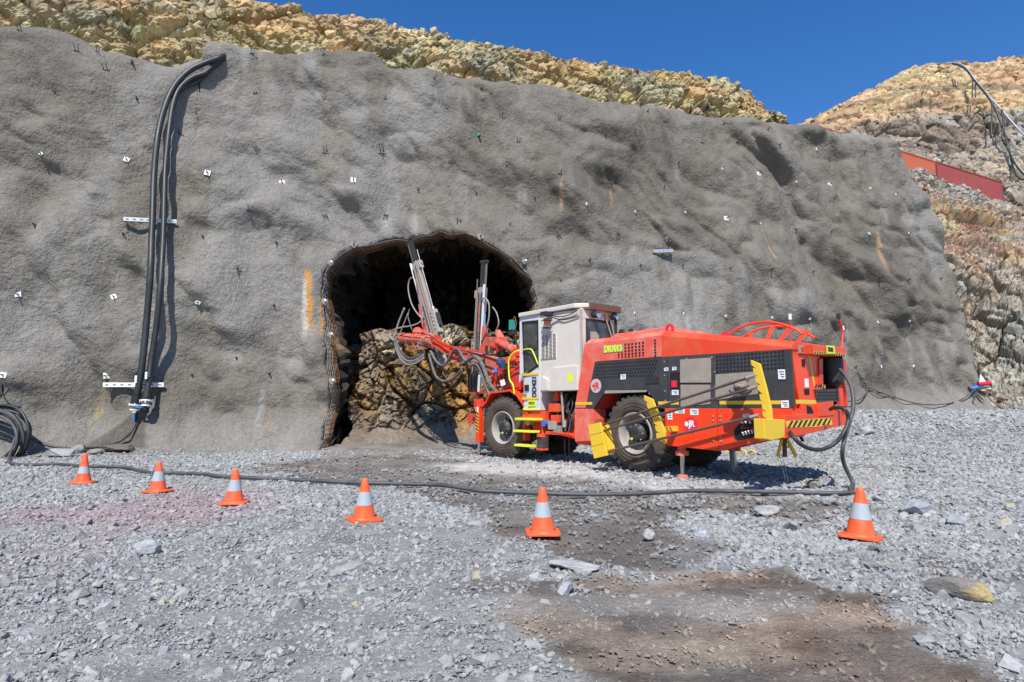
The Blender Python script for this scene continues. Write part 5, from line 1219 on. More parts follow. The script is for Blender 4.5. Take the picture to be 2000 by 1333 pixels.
for (a, b), lab in ((((1166, 834), (1474, 734)), 'topmost drill rod on the side rack of the rig'), (((1180, 841), (1478, 756)), 'middle drill rod on the side rack, dusty brown'), (((1188, 882), (1482, 812)), 'lowest drill rod on the side rack, rusty at its front')):
    p0, p1 = Vector(fl(*a, .44)), Vector(fl(*b, .43)); q = MB(); q.cyl(p0, p1, .019, 'rod', 10); d = (p1 - p0).normalized(); q.cyl(p0, p0 + d * .12, .025, 'rust', 10); q.cyl(p1 - d * .12, p1, .026, 'dsteel', 10)
    on_rig(q.build('drill_rod', label=lab, cat='drill rod', group='drill rods on the side rack'))
# --- wheels
def wheel():
    w_ = empty('wheel'); Rr = .66; Wd = .40
    q = MB(); prof = [(.345, -.05), (.37, -.015), (.43, .0), (.50, -.003), (.56, -.012), (.605, -.035), (.628, -.07), (.632, -.20), (.628, -.33), (.605, -.365), (.50, -.40), (.37, -.385), (.345, -.35)]
    q.lathe(prof, 'tread', 56, None, 'y', True)
    for rr_, hh_ in ((.40, .003), (.455, .005), (.51, .001)): q.lathe([(rr_ - .006, hh_ - .006), (rr_, hh_ + .004), (rr_ + .006, hh_ - .006)], 'tread', 56, None, 'y')
    tyre = q.build('tyre', w_)
    q = MB(); n = 30
    for i in range(n):
        for sd_ in (0, 1):
            a = 2 * math.pi * (i + .5 * sd_) / n; X = Matrix.Rotation(-a, 4, 'Y')
            y0, y1, ym = ((.0, -.13, -.225) if sd_ == 0 else (-.40, -.27, -.175)); sk = .055
            V = [(-.036, y0 - (.02 if sd_ == 0 else -.02), .565), (.036, y0 - (.02 if sd_ == 0 else -.02), .565), (-.036, y0 - (.03 if sd_ == 0 else -.03), .645), (.036, y0 - (.03 if sd_ == 0 else -.03), .645), (-.034 + sk * .4, y1, .60), (.034 + sk * .4, y1, .60), (-.030 + sk * .4, y1, .664), (.030 + sk * .4, y1, .664), (-.026 + sk, ym, .60), (.030 + sk, ym, .60), (-.024 + sk, ym, .660), (.028 + sk, ym, .660)]
            F = [(0, 1, 3, 2), (2, 3, 7, 6), (6, 7, 11, 10), (8, 10, 11, 9), (0, 2, 6, 4), (4, 6, 10, 8), (1, 5, 7, 3), (5, 9, 11, 7)]
            if sd_ == 1: F = [f[::-1] for f in F]
            q.add(V, F, 'rubber', X=X)
    q.build('tread_lugs', tyre)
    q = MB(); q.lathe([(.350, -.04), (.348, -.004), (.338, .004), (.322, -.004), (.310, -.03), (.292, -.05), (.285, -.11), (.27, -.17), (.20, -.20), (.10, -.20), (.0, -.20)], 'dsteel', 44, None, 'y'); rim = q.build('rim', w_)
    q = MB()
    for i in range(10): a = 2 * math.pi * i / 10; q.cyl((.215 * math.cos(a), -.20, .215 * math.sin(a)), (.215 * math.cos(a), -.165, .215 * math.sin(a)), .018, 'dark', 6)
    q.build('wheel_nuts', rim)
    q = MB(); q.lathe([(.175, -.20), (.17, -.10), (.155, -.055), (.13, -.045), (.125, -.01), (.10, .0), (.03, .002), (.0, .002)], 'dark', 28, None, 'y')
    for i in range(8): a = 2 * math.pi * i / 8; q.cyl((.14 * math.cos(a), -.06, .14 * math.sin(a)), (.14 * math.cos(a), -.035, .14 * math.sin(a)), .014, 'dsteel', 6)
    q.cyl((.05, -.0, -.09), (.05, .012, -.09), .022, 'lime', 10); q.build('hub', w_); return w_
wh0 = wheel(); wh0.parent = rig; wh0.location = (.04, 0, .66)
w1 = copy_tree(wh0, rig); w1.location = (3.53, -.0, .66); w1.rotation_euler = (0, R(37), R(2.5))
for x in (.04, 3.53): w2 = copy_tree(wh0, rig); w2.location = (x, -1.80, .66); w2.rotation_euler = (0, R(20), R(180))
# --- jacks
def jack(x, y, ztop, r=.035, foot=.09, cylr=.07, zc=.345, mat='chrome'):
    q = MB(); t = empty('support_jack'); t.parent = rig; q.cyl((x, y, .045), (x, y, zc + .05), r, mat, 14); q.build('jack_ram', t)
    q = MB(); q.cyl((x, y, .0), (x, y, .045), foot, 'dusty', 20, foot * .85); q.build('jack_foot', t, .004)
    q = MB(); q.cyl((x, y, zc), (x, y, ztop), cylr, 'dusty', 16); q.cyl((x, y, zc), (x, y, zc + .07), cylr * 1.5, 'dusty', 16); q.build('jack_barrel', t, .004); return t
jack(-.80, -.12, .62); jack(-.80, -1.65, .62)
c = fl(1430, 893, -1.2); jack(c[0], -1.2, .7, .04, .09, .06, .5, 'dsteel')
# front jack with hazard stripes
fj = empty('support_jack'); fj.parent = rig; x_ = 4.33
q = MB(); q.cyl((x_, .0, .03), (x_, .0, .40), .035, 'chrome', 14); q.build('jack_ram', fj); q = MB(); q.cyl((x_, 0, 0), (x_, 0, .045), .095, 'dusty', 20); q.build('jack_foot', fj, .004)
q = MB(); q.box((x_ - .06, -.08, .33), (x_ + .06, .05, 1.25), 'orange_clean'); q.box((x_ - .08, -.07, 1.1), (x_ + .17, .03, 1.27), 'red'); q.build('jack_barrel', fj, .006)
q = MB(); q.box((x_ - .045, .051, .55), (x_ + .045, .054, .98), 'yellow')
for k in range(6): z = .56 + k * .07; q.prism([(x_ - .045, z), (x_ + .045, z + .05), (x_ + .045, z + .085), (x_ - .045, z + .035)], .054, .056, 'blk')
q.box((x_ - .03, .051, .99), (x_ + .02, .054, 1.1), 'label'); q.build('hazard_tape', fj)
q = MB(); q.box((4.48, -.12, .74), (4.78, .0, .93), 'red'); q.box((4.50, 0, .79), (4.57, .004, .87), 'hole'); q.build('side_reflector_box', rig, .008)
# --- front fender and front module
q = MB()
arc = [(4.32, 1.10), (4.12, 1.22), (3.95, 1.42), (3.28, 1.46), (3.05, 1.36), (2.86, 1.18), (2.74, .95)]
inn = [(2.78, .95), (2.90, 1.15), (3.08, 1.32), (3.29, 1.42), (3.94, 1.38), (4.09, 1.19), (4.28, 1.07)]
q.prism(arc + inn, -.42, .0, 'orange'); q.build('front_fender', rig, .004)
q = MB(); q.prism([(3.05, 1.37), (2.87, 1.20), (2.72, .95), (2.62, .95), (2.62, 1.20), (2.78, 1.40)], -.5, -.02, 'orange'); q.cyl((2.76, -.02, 1.10), (2.76, .0, 1.10), .045, 'hole', 12); q.cyl((2.74, -.3, .82), (2.74, .0, .80), .075, 'grime', 14); q.build('step_housing', rig, .008)
q = MB()
q.prism([(3.0, 1.5), (3.0, 2.1), (3.35, 2.28), (3.95, 2.20), (4.05, 1.95), (3.85, 1.5)], -1.15, -.45, 'orange'); q.prism([(3.1, 1.45), (3.1, 1.95), (3.45, 1.95), (3.5, 1.45)], -.45, -.15, 'orange_clean'); q.box((3.5, -.5, 1.2), (4.3, -1.3, 1.5), 'dark')
q.box((3.55, -.46, 1.5), (3.80, -.36, 1.75), 'red'); q.cyl((3.6, -.4, 2.1), (3.6, -.2, 2.1), .08, 'orange', 14); q.cyl((3.85, -.4, 1.6), (3.85, -.25, 1.6), .05, 'red', 12)
q.box((4.2, -1.35, .55), (4.75, -.45, 1.15), 'dark'); q.prism([(3.85, 1.5), (3.95, 2.0), (4.25, 2.05), (4.45, 1.75), (4.3, 1.45)], -.62, -.40, 'orange_clean'); q.prism([(3.3, 2.05), (3.3, 2.3), (3.6, 2.42), (3.8, 2.25), (3.7, 2.05)], -.8, -.5, 'red')
q.cyl((4.12, -.66, 1.78), (4.12, -.34, 1.78), .10, 'red', 16); q.cyl((3.5, -.85, 2.28), (3.5, -.42, 2.28), .09, 'orange_clean', 16); q.box((3.12, -.16, 1.5), (3.42, -.12, 1.85), 'red'); q.prism([(3.02, 1.5), (3.02, 2.15), (3.12, 2.2), (3.16, 1.5)], -.3, -.16, 'orange_clean')
for z_ in (1.58, 1.72, 1.86): q.box((3.55, -.36, z_), (3.85, -.30, z_ + .05), 'dark')
q.build('boom_bracket', rig, .01)
q = MB(); q.tube([(3.02, -.1, 1.85), (3.25, -.02, 1.92), (3.38, -.02, 1.75), (3.34, -.05, 1.5), (3.1, -.1, 1.3)], .016, 'blk', 8); q.build('hydraulic_hose', rig)
q = MB(); fpoly(q, [(976, 744), (984, 741), (987, 752), (979, 755)], 'label', -.14, .01); q.build('sticker', rig)
c = fl(978, 712, -.2); q = MB(); q.cyl((c[0] + .07, -.2, c[2] + .07), (c[0] - .10, -.25, c[2] - .0), .09, 'dblue', 16, .11); q.box((c[0] - .17, -.33, c[2] - .10), (c[0] - .08, -.14, c[2] + .09), 'dblue'); q.build('work_lamp', rig, .006)
q = MB(); c = fl(970, 724, -.2); V_, F_ = [], []; q.cyl((c[0] + .02, -.2, c[2] + .04), (c[0], -.18, c[2] - .05), .06, 'blue', 14, .045); q.build('blue_cap', rig, .01)
# clutter of small valves and lines on the nose
for i in range(34):
    x = 3.05 + rnd.random() * 1.35; z = 1.42 + rnd.random() * .7; y = -.44 + rnd.random() * .16; q = MB()
    q.cyl((x, y, z), (x + rnd.uniform(-.08, .08), y + .08, z + rnd.uniform(-.08, .08)), rnd.uniform(.015, .035), rnd.choice(['dark', 'red', 'dsteel', 'orange', 'dark']), 10)
    q.tube([(x, y + .05, z), (x + rnd.uniform(-.1, .1), y + .12, z - .08), (x + rnd.uniform(-.2, .2), y + .06, z - rnd.uniform(.2, .35))], .009, rnd.choice(['blk', 'cable', 'hdpe']), 6); q.build('hydraulic_fitting', rig)
# --- cab
cab = empty('cab'); cab.parent = rig
def cpart(q, name, bev=0.0): return q.build(name, cab, bev)
y1c = -.95
q = MB()
# lower nose panel (cab white, shade put into its colour) with the chamfered front
plan = [(3.0, -.18), (2.86, .0), (2.34, .02), (2.30, -.02), (2.30, y1c), (3.0, y1c)]
q.prism([(2.98, -.20), (2.84, .0), (2.34, .02), (2.34, y1c), (2.98, y1c)], 1.03, 1.75, 'white_shaded', axis='z'); cpart(q, 'nose_panel', .01)
q = MB()
q.prism([(2.34, 1.42), (2.34, 2.93), (1.22, 2.90), (1.22, 1.40)], -.04, 0, 'white')          # outer side
q.prism([(1.26, 1.42), (1.26, 1.95), (1.22, 1.95), (1.22, 1.40)], y1c, 0, 'white')
q.box((1.22, y1c, 2.72), (1.26, -.0, 2.92), 'white'); q.box((1.22, -.14, 1.9), (1.27, 0, 2.75), 'white'); q.box((1.22, y1c, 1.9), (1.27, y1c + .1, 2.75), 'white')
q.box((1.25, y1c - .03, 1.42), (2.95, y1c, 2.92), 'white'); q.box((1.25, y1c, 1.40), (2.35, -.03, 1.46), 'white_shaded')
q.prism([(2.335, 1.75), (2.335, 2.92), (2.40, 2.92), (2.40, 1.95)], -.03, .01, 'white_shaded'); q.prism([(2.86, 1.72), (2.86, 2.92), (2.97, 2.93), (2.97, 1.60)], -.03, .0, 'white_shaded'); q.prism([(2.38, 2.80), (2.38, 2.93), (2.9, 2.93), (2.9, 2.83)], -.03, .006, 'white_shaded'); q.prism([(2.34, 1.74), (2.34, 1.92), (2.88, 1.76), (2.97, 1.62), (2.97, 1.74)], -.03, .004, 'white_shaded')
q.box((2.93, y1c, 1.75), (2.98, -.05, 2.1), 'white_shaded'); q.box((2.93, y1c, 2.75), (2.98, -.05, 2.92), 'white_shaded'); q.box((2.93, y1c, 1.75), (2.98, y1c + .08, 2.9), 'white_shaded')
q.box((1.3, y1c, 1.75), (2.3, y1c + .02, 2.7), 'dark')
cpart(q, 'cab_shell', .008)
q = MB(); q.prism([(2.20, 1.40), (2.20, 1.72), (1.95, 1.85), (1.30, 1.86), (1.30, 1.40)], .0, .035, 'white'); q.prism([(2.25, 1.41), (2.05, 1.41), (2.05, 1.62), (2.2, 1.7)], .03, .08, 'white'); cpart(q, 'side_skirt', .012)
q = MB(); pts = [(3.02, -.15), (2.95, .05), (1.35, .05), (1.13, -.12), (1.10, y1c), (3.02, y1c)]; q.prism(pts, 2.93, 3.02, 'white', axis='z'); rf = cpart(q, 'roof', .018)
q = MB(); q.prism([(1.36, .03), (1.12, -.13), (1.08, y1c - .02), (1.14, y1c - .02), (1.18, -.12), (1.38, .0)], 2.90, 3.025, 'brown', axis='z'); q.build('roof_rear_edge', rf, .006)
# front side window
q = MB(); fr = [(2.88, 2.84), (2.38, 2.82), (2.375, 1.90), (2.82, 1.72)]; ins = [(2.85, 2.80), (2.42, 2.78), (2.415, 1.93), (2.80, 1.77)]
for i in range(4): j = (i + 1) % 4; q.prism([fr[i], fr[j], ins[j], ins[i]], -.01, .014, 'blk')
w_ = cpart(q, 'side_window'); q = MB(); q.prism(ins, -.004, .0, 'glass'); q.build('pane', w_); q = MB(); q.box((2.42, 0, 2.23), (2.83, .01, 2.25), 'blk'); q.build('glazing_bar', w_)
q = MB(); q.prism([(2.79, 2.7), (2.77, 2.0), (2.74, 2.0), (2.755, 2.7)], -.12, -.1, 'label'); q.box((2.45, -.5, 1.75), (2.75, -.25, 2.05), 'cloth'); q.box((2.48, -.5, 2.05), (2.55, -.25, 2.5), 'dblue'); cpart(q, 'seat', .02)
# far glazing so the tunnel wall shows through
q = MB(); q.box((1.225, -.84, 2.0), (1.235, -.14, 2.72), 'glass'); w_ = cpart(q, 'rear_window'); q = MB()
for a, b in (((1.215, -.86, 1.97), (1.245, -.82, 2.74)), ((1.215, -.16, 1.97), (1.245, -.12, 2.74)), ((1.215, -.86, 1.97), (1.245, -.12, 2.01)), ((1.215, -.86, 2.70), (1.245, -.12, 2.74))): q.box(a, b, 'dark')
q.box((1.21, -.42, 2.05), (1.217, -.22, 2.5), 'reflw') if 'reflw' in M else q.box((1.212, -.47, 2.02), (1.218, -.24, 2.50), 'dsteel'); q.build('frame', w_)
q = MB(); q.tube([(1.20, -.62, 2.86), (1.17, -.75, 2.5), (1.15, -.80, 2.30)], .014, 'dsteel', 6); q.tube([(1.20, -.75, 2.86), (1.17, -.85, 2.5), (1.15, -.86, 2.30)], .014, 'dsteel', 6); q.box((1.11, -.88, 2.2), (1.15, -.84, 2.95), 'dark'); cpart(q, 'roof_strut')
for y_, s_ in ((-.30, .055), (-.82, .045)):
    q = MB(); q.cyl((1.18, y_, 2.82), (1.06, y_, 2.80), s_ * 1.2, 'dark', 16, s_); q.cyl((1.06, y_, 2.80), (1.055, y_, 2.80), s_, 'chrome', 16); q.box((1.12, y_ - .02, 2.83), (1.16, y_ + .02, 2.93), 'dark'); cpart(q, 'work_lamp')
# louvred vent
q = MB(); q.box((1.88, 0, 2.03), (2.31, .018, 2.52), 'white')
for j in range(18):
    for i in range(4): x = 2.27 - i * .105; z = 2.49 - j * .0262; q.box((x, .018, z - .006), (x - .075, .021, z + .006), 'dark')
cpart(q, 'louvre_vent')
# amber beacon in its guard
q = MB(); q.cyl((2.03, .12, 2.78), (2.03, .12, 2.69), .050, 'amber', 18); q.build('beacon_lens', (bc := empty('beacon'))); bc.parent = cab
q = MB(); q.cyl((2.03, .12, 2.80), (2.03, .12, 2.78), .06, 'dark', 18); q.box((1.96, .02, 2.86), (2.12, .2, 2.93), 'dark')
for a, b in ((1.95, .04), (1.95, .2), (2.11, .04), (2.11, .2)): q.beam((a, b, 2.9), (a, b, 2.62), .012, .012, 'dark')
for z in (2.62, 2.76): q.box((1.945, .035, z - .006), (2.115, .205, z + .0), 'dark')
q.build('beacon_guard', bc)
q = MB(); q.tube([(1.95, .1, 2.86), (1.75, .03, 2.81), (1.5, .03, 2.82), (1.28, .04, 2.88)], .010, 'blk', 6); q.tube([(1.95, .1, 2.84), (1.8, .03, 2.77), (1.6, .03, 2.74), (1.25, .02, 2.77)], .011, 'blk', 6); cpart(q, 'lamp_lead')
# handrail
q = MB(); q.tube([(3.10, .03, 1.35), (3.12, .05, 1.55), (3.22, .06, 1.68), (3.24, .06, 2.05), (3.12, .05, 2.20), (2.96, .02, 2.25)], .017, 'lime', 8, 4); q.tube([(2.84, .03, 2.25), (2.60, .06, 2.25), (2.50, .06, 2.20), (2.36, .04, 1.93)], .014, 'lime', 8, 4); cpart(q, 'handrail')
# lettering on the nose panel
text_obj('model_letters', 'DD421', .175, 'blk', cab, (2.49, .026, 1.50), (R(90), R(90) * -1, R(180)), .82, .004)
q = MB(); q.box((2.84, .0, 1.77), (2.36, .026, 1.725), 'yellow'); q.box((2.86, .0, 1.29), (2.36, .026, 1.245), 'yellow'); q.box((2.84, .0, 1.035), (2.36, .024, 1.07), 'lime'); cpart(q, 'yellow_band')
q = MB(); q.box((2.68, .02, 1.23), (2.46, .0275, 1.11), 'lime'); o = cpart(q, 'number_plate'); text_obj('plate_letters', 'DR1013', .075, 'blk', o, (2.57, .030, 1.17), RT, .72, .002)
q = MB(); q.box((2.79, .018, 1.54), (2.66, .0265, 1.42), 'blk'); cpart(q, 'dark_mark'); q = MB(); q.box((2.80, .018, 1.36), (2.74, .027, 1.31), 'green'); cpart(q, 'green_mark'); q = MB(); q.box((1.55, .034, 1.72), (1.42, .037, 1.56), 'lime'); cpart(q, 'yellow_tag')
# green lamp by the windscreen
q = MB(); c = fl(1000, 635, -.45); q.box((c[0] - .05, -.5, c[2] - .11), (c[0] + .05, -.4, c[2] + .11), 'green'); q.box((c[0] - .12, -.5, c[2] - .22), (c[0] + .08, -.42, c[2] - .12), 'dark'); q.tube([(c[0] - .04, -.45, c[2] + .1), (c[0] - .1, -.44, c[2] + .17), (c[0] - .16, -.44, c[2] + .02), (c[0] - .12, -.44, c[2] - .12)], .009, 'rust', 6); q.beam((c[0] - .02, -.46, c[2] - .2), (c[0] - .25, -.46, c[2] - .6), .03, .03, 'dark'); cpart(q, 'front_lamp')
# --- articulation bay: hoses, orange pump, step ladder
q = MB(); q.box((2.24, -.25, 1.02), (2.9, -.02, .80), 'orange'); q.box((2.30, -.18, .42), (2.34, -.02, .85), 'orange'); q.box((2.85, -.18, .42), (2.89, -.02, .85), 'orange'); q.prism([(2.8, .80), (2.4, .80), (2.38, .60), (2.72, .60)], -.3, -.16, 'red')
lad = q.build('step_ladder', rig, .006)
for z, xa, xb in ((.86, 2.30, 2.93), (.62, 2.38, 2.98), (.34, 2.45, 2.95)):
    q = MB(); q.box((xa, -.02, z - .022), (xb, .16, z + .022), 'lime')
    for k in range(8): x = xa + (xb - xa) * (k + .5) / 8; q.box((x - .018, .0, z + .022), (x + .018, .14, z + .024), 'yellow')
    q.build('step', lad, .004)
q = MB(); q.box((2.22, -.1, .30), (2.40, .06, .52), 'rubber'); q.cyl((2.32, .0, .52), (2.32, .0, .58), .09, 'orange', 14); q.box((2.22, -.1, .26), (2.40, .07, .30), 'orange'); q.build('bumper_block', rig, .01)
q = MB(); q.prism([(2.28, .57), (1.50, .56), (1.42, .42), (1.0, .40), (1.0, .50), (1.45, .52), (1.6, .62), (2.25, .63)], -.6, -.05, 'orange'); q.prism([(1.72, .92), (1.42, .98), (1.40, .46), (1.60, .52)], -.5, -.12, 'orange'); q.box((1.45, -1.4, .6), (2.4, -.55, 1.4), 'hole'); q.build('pivot_frame', rig, .008)
q = MB(); q.box((1.90, -.35, 1.00), (2.18, -.06, 1.16), 'orange'); q.box((1.92, -.33, .80), (2.14, -.08, .94), 'orange'); q.cyl((2.05, -.18, 1.16), (2.05, -.18, 1.22), .07, 'dblue', 14); q.cyl((2.05, -.18, 1.22), (2.05, -.18, 1.38), .09, 'orange_clean', 14, .05); q.box((1.98, -.2, .66), (2.18, -.04, .82), 'dsteel'); q.cyl((2.24, -.1, .78), (2.24, .02, .78), .06, 'blue', 14); q.box((1.86, -.2, .60), (2.05, -.05, .74), 'cloth'); q.build('lubrication_pump', rig, .010)
for i in range(14):
    x = 1.45 + rnd.random() * .75; q = MB(); y = -.10 - rnd.random() * .25; z0_ = 1.38 - rnd.random() * .2; q.tube([(x, y, z0_), (x + rnd.uniform(-.12, .12), y + .07, 1.1), (x + rnd.uniform(-.15, .15), y + .08, .85), (x + rnd.uniform(-.15, .2), y + .05, .60)], rnd.uniform(.010, .020), rnd.choice(['blk', 'cable', 'hose', 'hdpe', 'blk']), 6); q.build('hydraulic_hose', rig)
q = MB(); q.cyl((1.78, -.03, 1.38), (1.74, -.03, .82), .022, 'grime', 10); q.cyl((1.72, -.04, .85), (1.72, -.04, .72), .04, 'dsteel', 12); q.build('vertical_pipe', rig)
# two tail hoses under the pivot
q = MB(); q.tube([(1.98, -.3, .5), (1.98, -.3, .25), (1.93, -.3, .12)], .012, 'cable', 6); q.tube([(1.86, -.3, .5), (1.86, -.3, .22), (1.80, -.3, .10)], .012, 'cable', 6); q.build('hanging_hose', rig)

# --- booms
def B(u, v, y): return Vector(fl(u, v, y))
def boom(name_y, arm0, arm1, inner1, wrist1, y0, y1, k_=1.0):
    t = empty('boom'); t.parent = rig
    a0, a1, a2, a3 = B(*arm0, y0), B(*arm1, (y0 + y1) / 2), B(*inner1, y1), B(*wrist1, y1)
    q = MB(); q.beam(a0, a1, .22, .36, 'boom', w2=.22, h2=.27); d = (a1 - a0).normalized(); q.beam(a1 - d * .12, a1 + d * .05, .30, .33, 'orange_clean'); q.build('boom_arm', t, .015)
    q = MB(); q.beam(a1, a2, .17, .19, 'orange_clean'); q.beam(a1 + Vector((0, .09, 0)), a2 + Vector((0, .09, 0)), .01, .05, 'red'); q.build('telescopic_arm', t, .008)
    q = MB(); dd = (a3 - a2).normalized(); q.cyl(a2 - dd * .10, a2 + dd * .12, .19 * k_, 'boom', 22, .18 * k_); q.cyl(a2 + dd * .12, a3 - dd * .12, .155 * k_, 'boom', 22); q.cyl(a3 - dd * .12, a3, .165 * k_, 'boom', 22, .15 * k_); q.cyl(a3, a3 + dd * .06, .15 * k_, 'boom', 22, .09 * k_)
    for k in range(10): an = k * math.pi / 5; s_ = Vector((0, math.cos(an), math.sin(an))) * .14; q.cyl(a2 + dd * .12 + s_, a2 + dd * .15 + s_, .014, 'dsteel', 6)
    q.build('rotation_unit', t, .004)
    q = MB(); lift0 = B(arm0[0] - 15, arm0[1] + 45, y0 + .05); lm = a0 * .35 + a1 * .65 + Vector((0, 0, -.16)); q.cyl(lift0, lift0 * .4 + lm * .6, .075, 'boom', 16); q.cyl(lift0 * .4 + lm * .6, lm, .035, 'chrome', 12); q.cyl(lift0 - Vector((0, .1, 0)), lift0 + Vector((0, .1, 0)), .09, 'orange_clean', 14); q.build('lift_cylinder', t)
    return t, (a0, a1, a2, a3)
bL, KL = boom('l', (1002, 722), (888, 690), (847, 668), (786, 661), -.62, -.55)
bR, KR = boom('r', (1062, 725), (1035, 705), (1003, 684), (972, 668), -1.25, -1.30, .6)
def feed(parent, top, mid, low, y, sgn, kw):
    """feed beam from top to low with cradle, drifter and steel"""
    f = empty('feed'); f.parent = parent
    T, Lo = B(*top, y), B(*low, y); d = (Lo - T).normalized(); fx = Vector((0, 1, 0)); sx = d.cross(fx).normalized() * sgn      # sx ~ to the picture's left/right
    P = lambda s, side, out=0.0: T + (Lo - T) * s + sx * side * kw + fx * out
    q = MB(); q.beam(P(.0, 0), P(.35, 0), .07, .10, 'dark'); q.beam(P(0, .08), P(.4, .08), .03, .05, 'steel'); q.beam(P(.0, -.08), P(.4, -.08), .03, .05, 'dark'); q.cyl(P(.0, -.12), P(.0, .12), .045, 'dark', 12); q.build('centralizer', f)
    q = MB(); q.beam(P(.20, -.005), P(1.0, -.005), .20, .16, 'dsteel', up=tuple(fx)); q.beam(P(.22, -.12, .06), P(.98, -.12, .06), .03, .08, 'grime', up=tuple(fx)); q.beam(P(.18, .12, .07), P(1.0, .12, .07), .035, .06, 'galv', up=tuple(fx)); q.beam(P(.24, .075, .09), P(.96, .075, .09), .02, .04, 'dark', up=tuple(fx)); q.beam(P(.24, -.04, .09), P(.96, -.04, .09), .02, .03, 'dark', up=tuple(fx)); q.beam(P(.25, .02, .10), P(.9, .02, .10), .035, .03, 'steel', up=tuple(fx)); q.beam(P(.3, -.055, .10), P(.95, -.055, .10), .016, .016, 'grime', up=tuple(fx)); q.build('feed_beam', f, .006)
    q = MB(); q.cyl(P(.13, -.19, .02), P(.62, -.19, .02), .014, 'steel', 8); q.build('drill_steel', f)
    q = MB(); q.beam(P(.22, -.17, .02), P(.28, -.17, .02), .09, .13, 'dsteel', up=tuple(fx)); q.cyl(P(.25, -.25, .02), P(.25, -.12, .02), .02, 'dsteel', 8); q.build('steel_guide', f, .006)
    q = MB(); q.beam(P(.62, -.16, .0), P(.80, -.17, 0), .15, .17, 'dsteel', up=tuple(fx)); q.beam(P(.66, -.26, .0), P(.76, -.26, 0), .07, .10, 'dark', up=tuple(fx)); q.cyl(P(.60, -.17, .0), P(.64, -.17, 0), .05, 'steel', 12)
    for k in range(5): q.cyl(P(.64 + .03 * k, -.15, .08), P(.64 + .03 * k, -.15, .13), .022, 'dsteel', 8)
    q.build('rock_drill', f, .01)
    q = MB(); q.beam(P(.50, .17, .03), P(.80, .22, .05), .16, .10, 'boom', up=tuple(fx), w2=.24, h2=.14); q.beam(P(.33, .04, .1), P(.55, .05, .1), .035, .07, 'boom', up=tuple(fx)); q.build('cradle', f, .012)
    q = MB(); q.cyl(P(.60, .24, .05), P(.80, .24, .05), .055, 'boom', 14); q.cyl(P(.56, .23, .05), P(.60, .24, .05), .075, 'orange_clean', 14, .04); q.cyl(P(.38, .15, .05), P(.60, .23, .05), .022, 'chrome', 10); q.build('swing_cylinder', f)
    for k in range(3):
        q = MB(); o_ = .02 * k; q.tube([P(.30 + o_, .12, .12), P(.29 + o_, .24, .13), P(.34, .38, .13), P(.45, .40, .13), P(.55 - o_, .30, .13), P(.62 - o_, .18, .12)] if k == 0 else [P(.35, .03 * k, .12), P(.55, .05 * k, .14), P(.75, .06 * k, .13), P(.93, .04 * k, .12)], .020 if k == 0 else .012, 'whose' if k == 0 else 'hose', 8, 5, ribs=0); q.build('feed_hose', f)
    return f
feed(bL, (800, 470), None, (866, 712), -.95, 1, 1.32)
fR = feed(bR, (946, 512), None, (932, 765), -1.62, -1, 1.25)
fR.scale = (1, 1, 1)
# joints tying the feeds to the wrists
q = MB(); q.beam(B(842, 668, -.72), B(826, 655, -.92), .20, .34, 'boom'); q.cyl(B(815, 648, -.6), B(822, 655, -.9), .13, 'boom', 18); q.build('feed_joint', bL, .012)
q = MB(); q.beam(B(985, 668, -1.35), B(952, 668, -1.55), .18, .24, 'boom'); q.cyl(B(972, 648, -1.4), B(984, 676, -1.4), .08, 'boom', 18, .14); q.cyl(B(962, 678, -1.4), B(975, 680, -1.3), .09, 'red', 14); q.build('feed_joint', bR, .012)
def hs(parent, pts, r=.04, m='hose', ribs=1, name='hydraulic_hose'):
    q = MB(); q.tube([B(u, v, y) for u, v, y in pts], r * .82, m, 10, 6, ribs=ribs); return q.build(name, parent)
# big hose bundles looping under the left boom
hs(bL, [(1000, 782, -.2), (978, 772, -.25), (958, 752, -.28), (948, 728, -.3), (938, 706, -.32), (926, 697, -.33), (912, 706, -.34), (900, 712, -.35)], .055)
hs(bL, [(985, 790, -.25), (960, 776, -.3), (947, 750, -.33), (938, 722, -.35), (930, 712, -.36), (918, 714, -.36)], .045)
hs(bL, [(918, 712, -.35), (905, 700, -.35), (898, 686, -.36), (888, 683, -.38), (878, 700, -.4), (868, 714, -.42), (858, 712, -.42), (848, 700, -.42), (841, 686, -.44)], .040, 'hose')
hs(bL, [(902, 722, -.35), (892, 734, -.38), (880, 742, -.4), (866, 745, -.42), (852, 736, -.44), (845, 718, -.45), (838, 692, -.48)], .042)
hs(bL, [(905, 735, -.45), (895, 750, -.5), (880, 758, -.5), (862, 756, -.52), (850, 742, -.55), (842, 715, -.55)], .032, 'hdpe')
hs(bL, [(845, 690, -.45), (850, 704, -.45), (856, 714, -.45), (866, 722, -.5), (872, 740, -.55)], .038, 'cable')
for k in range(5):
    j = k * 4
    hs(bL, [(828, 700 - j, -.4 - .03 * k), (812, 710 - j * .8, -.38), (795, 712 - j * .9, -.36), (782, 700 - j, -.36), (775, 684 - j, -.38), (772, 670 - j * .5, -.42), (778, 658, -.45), (790, 652, -.5)], .030 - .003 * k, ('whose', 'hose', 'whose', 'cable', 'hose')[k])
hs(bL, [(826, 612, -.75), (822, 628, -.7), (806, 636, -.6), (784, 640, -.5), (766, 646, -.45), (762, 655, -.42), (767, 664, -.42), (778, 668, -.42)], .024, 'whose')
hs(bL, [(800, 604, -.8), (797, 618, -.75), (801, 634, -.7), (806, 648, -.65)], .018, 'hose')
hs(bL, [(790, 602, -.9), (778, 632, -.85), (770, 660, -.8)], .035, 'grime', 0, 'cylinder_tube')
hs(bL, [(797, 612, -.85), (786, 640, -.8), (778, 662, -.75)], .020, 'grime', 0, 'cylinder_tube')
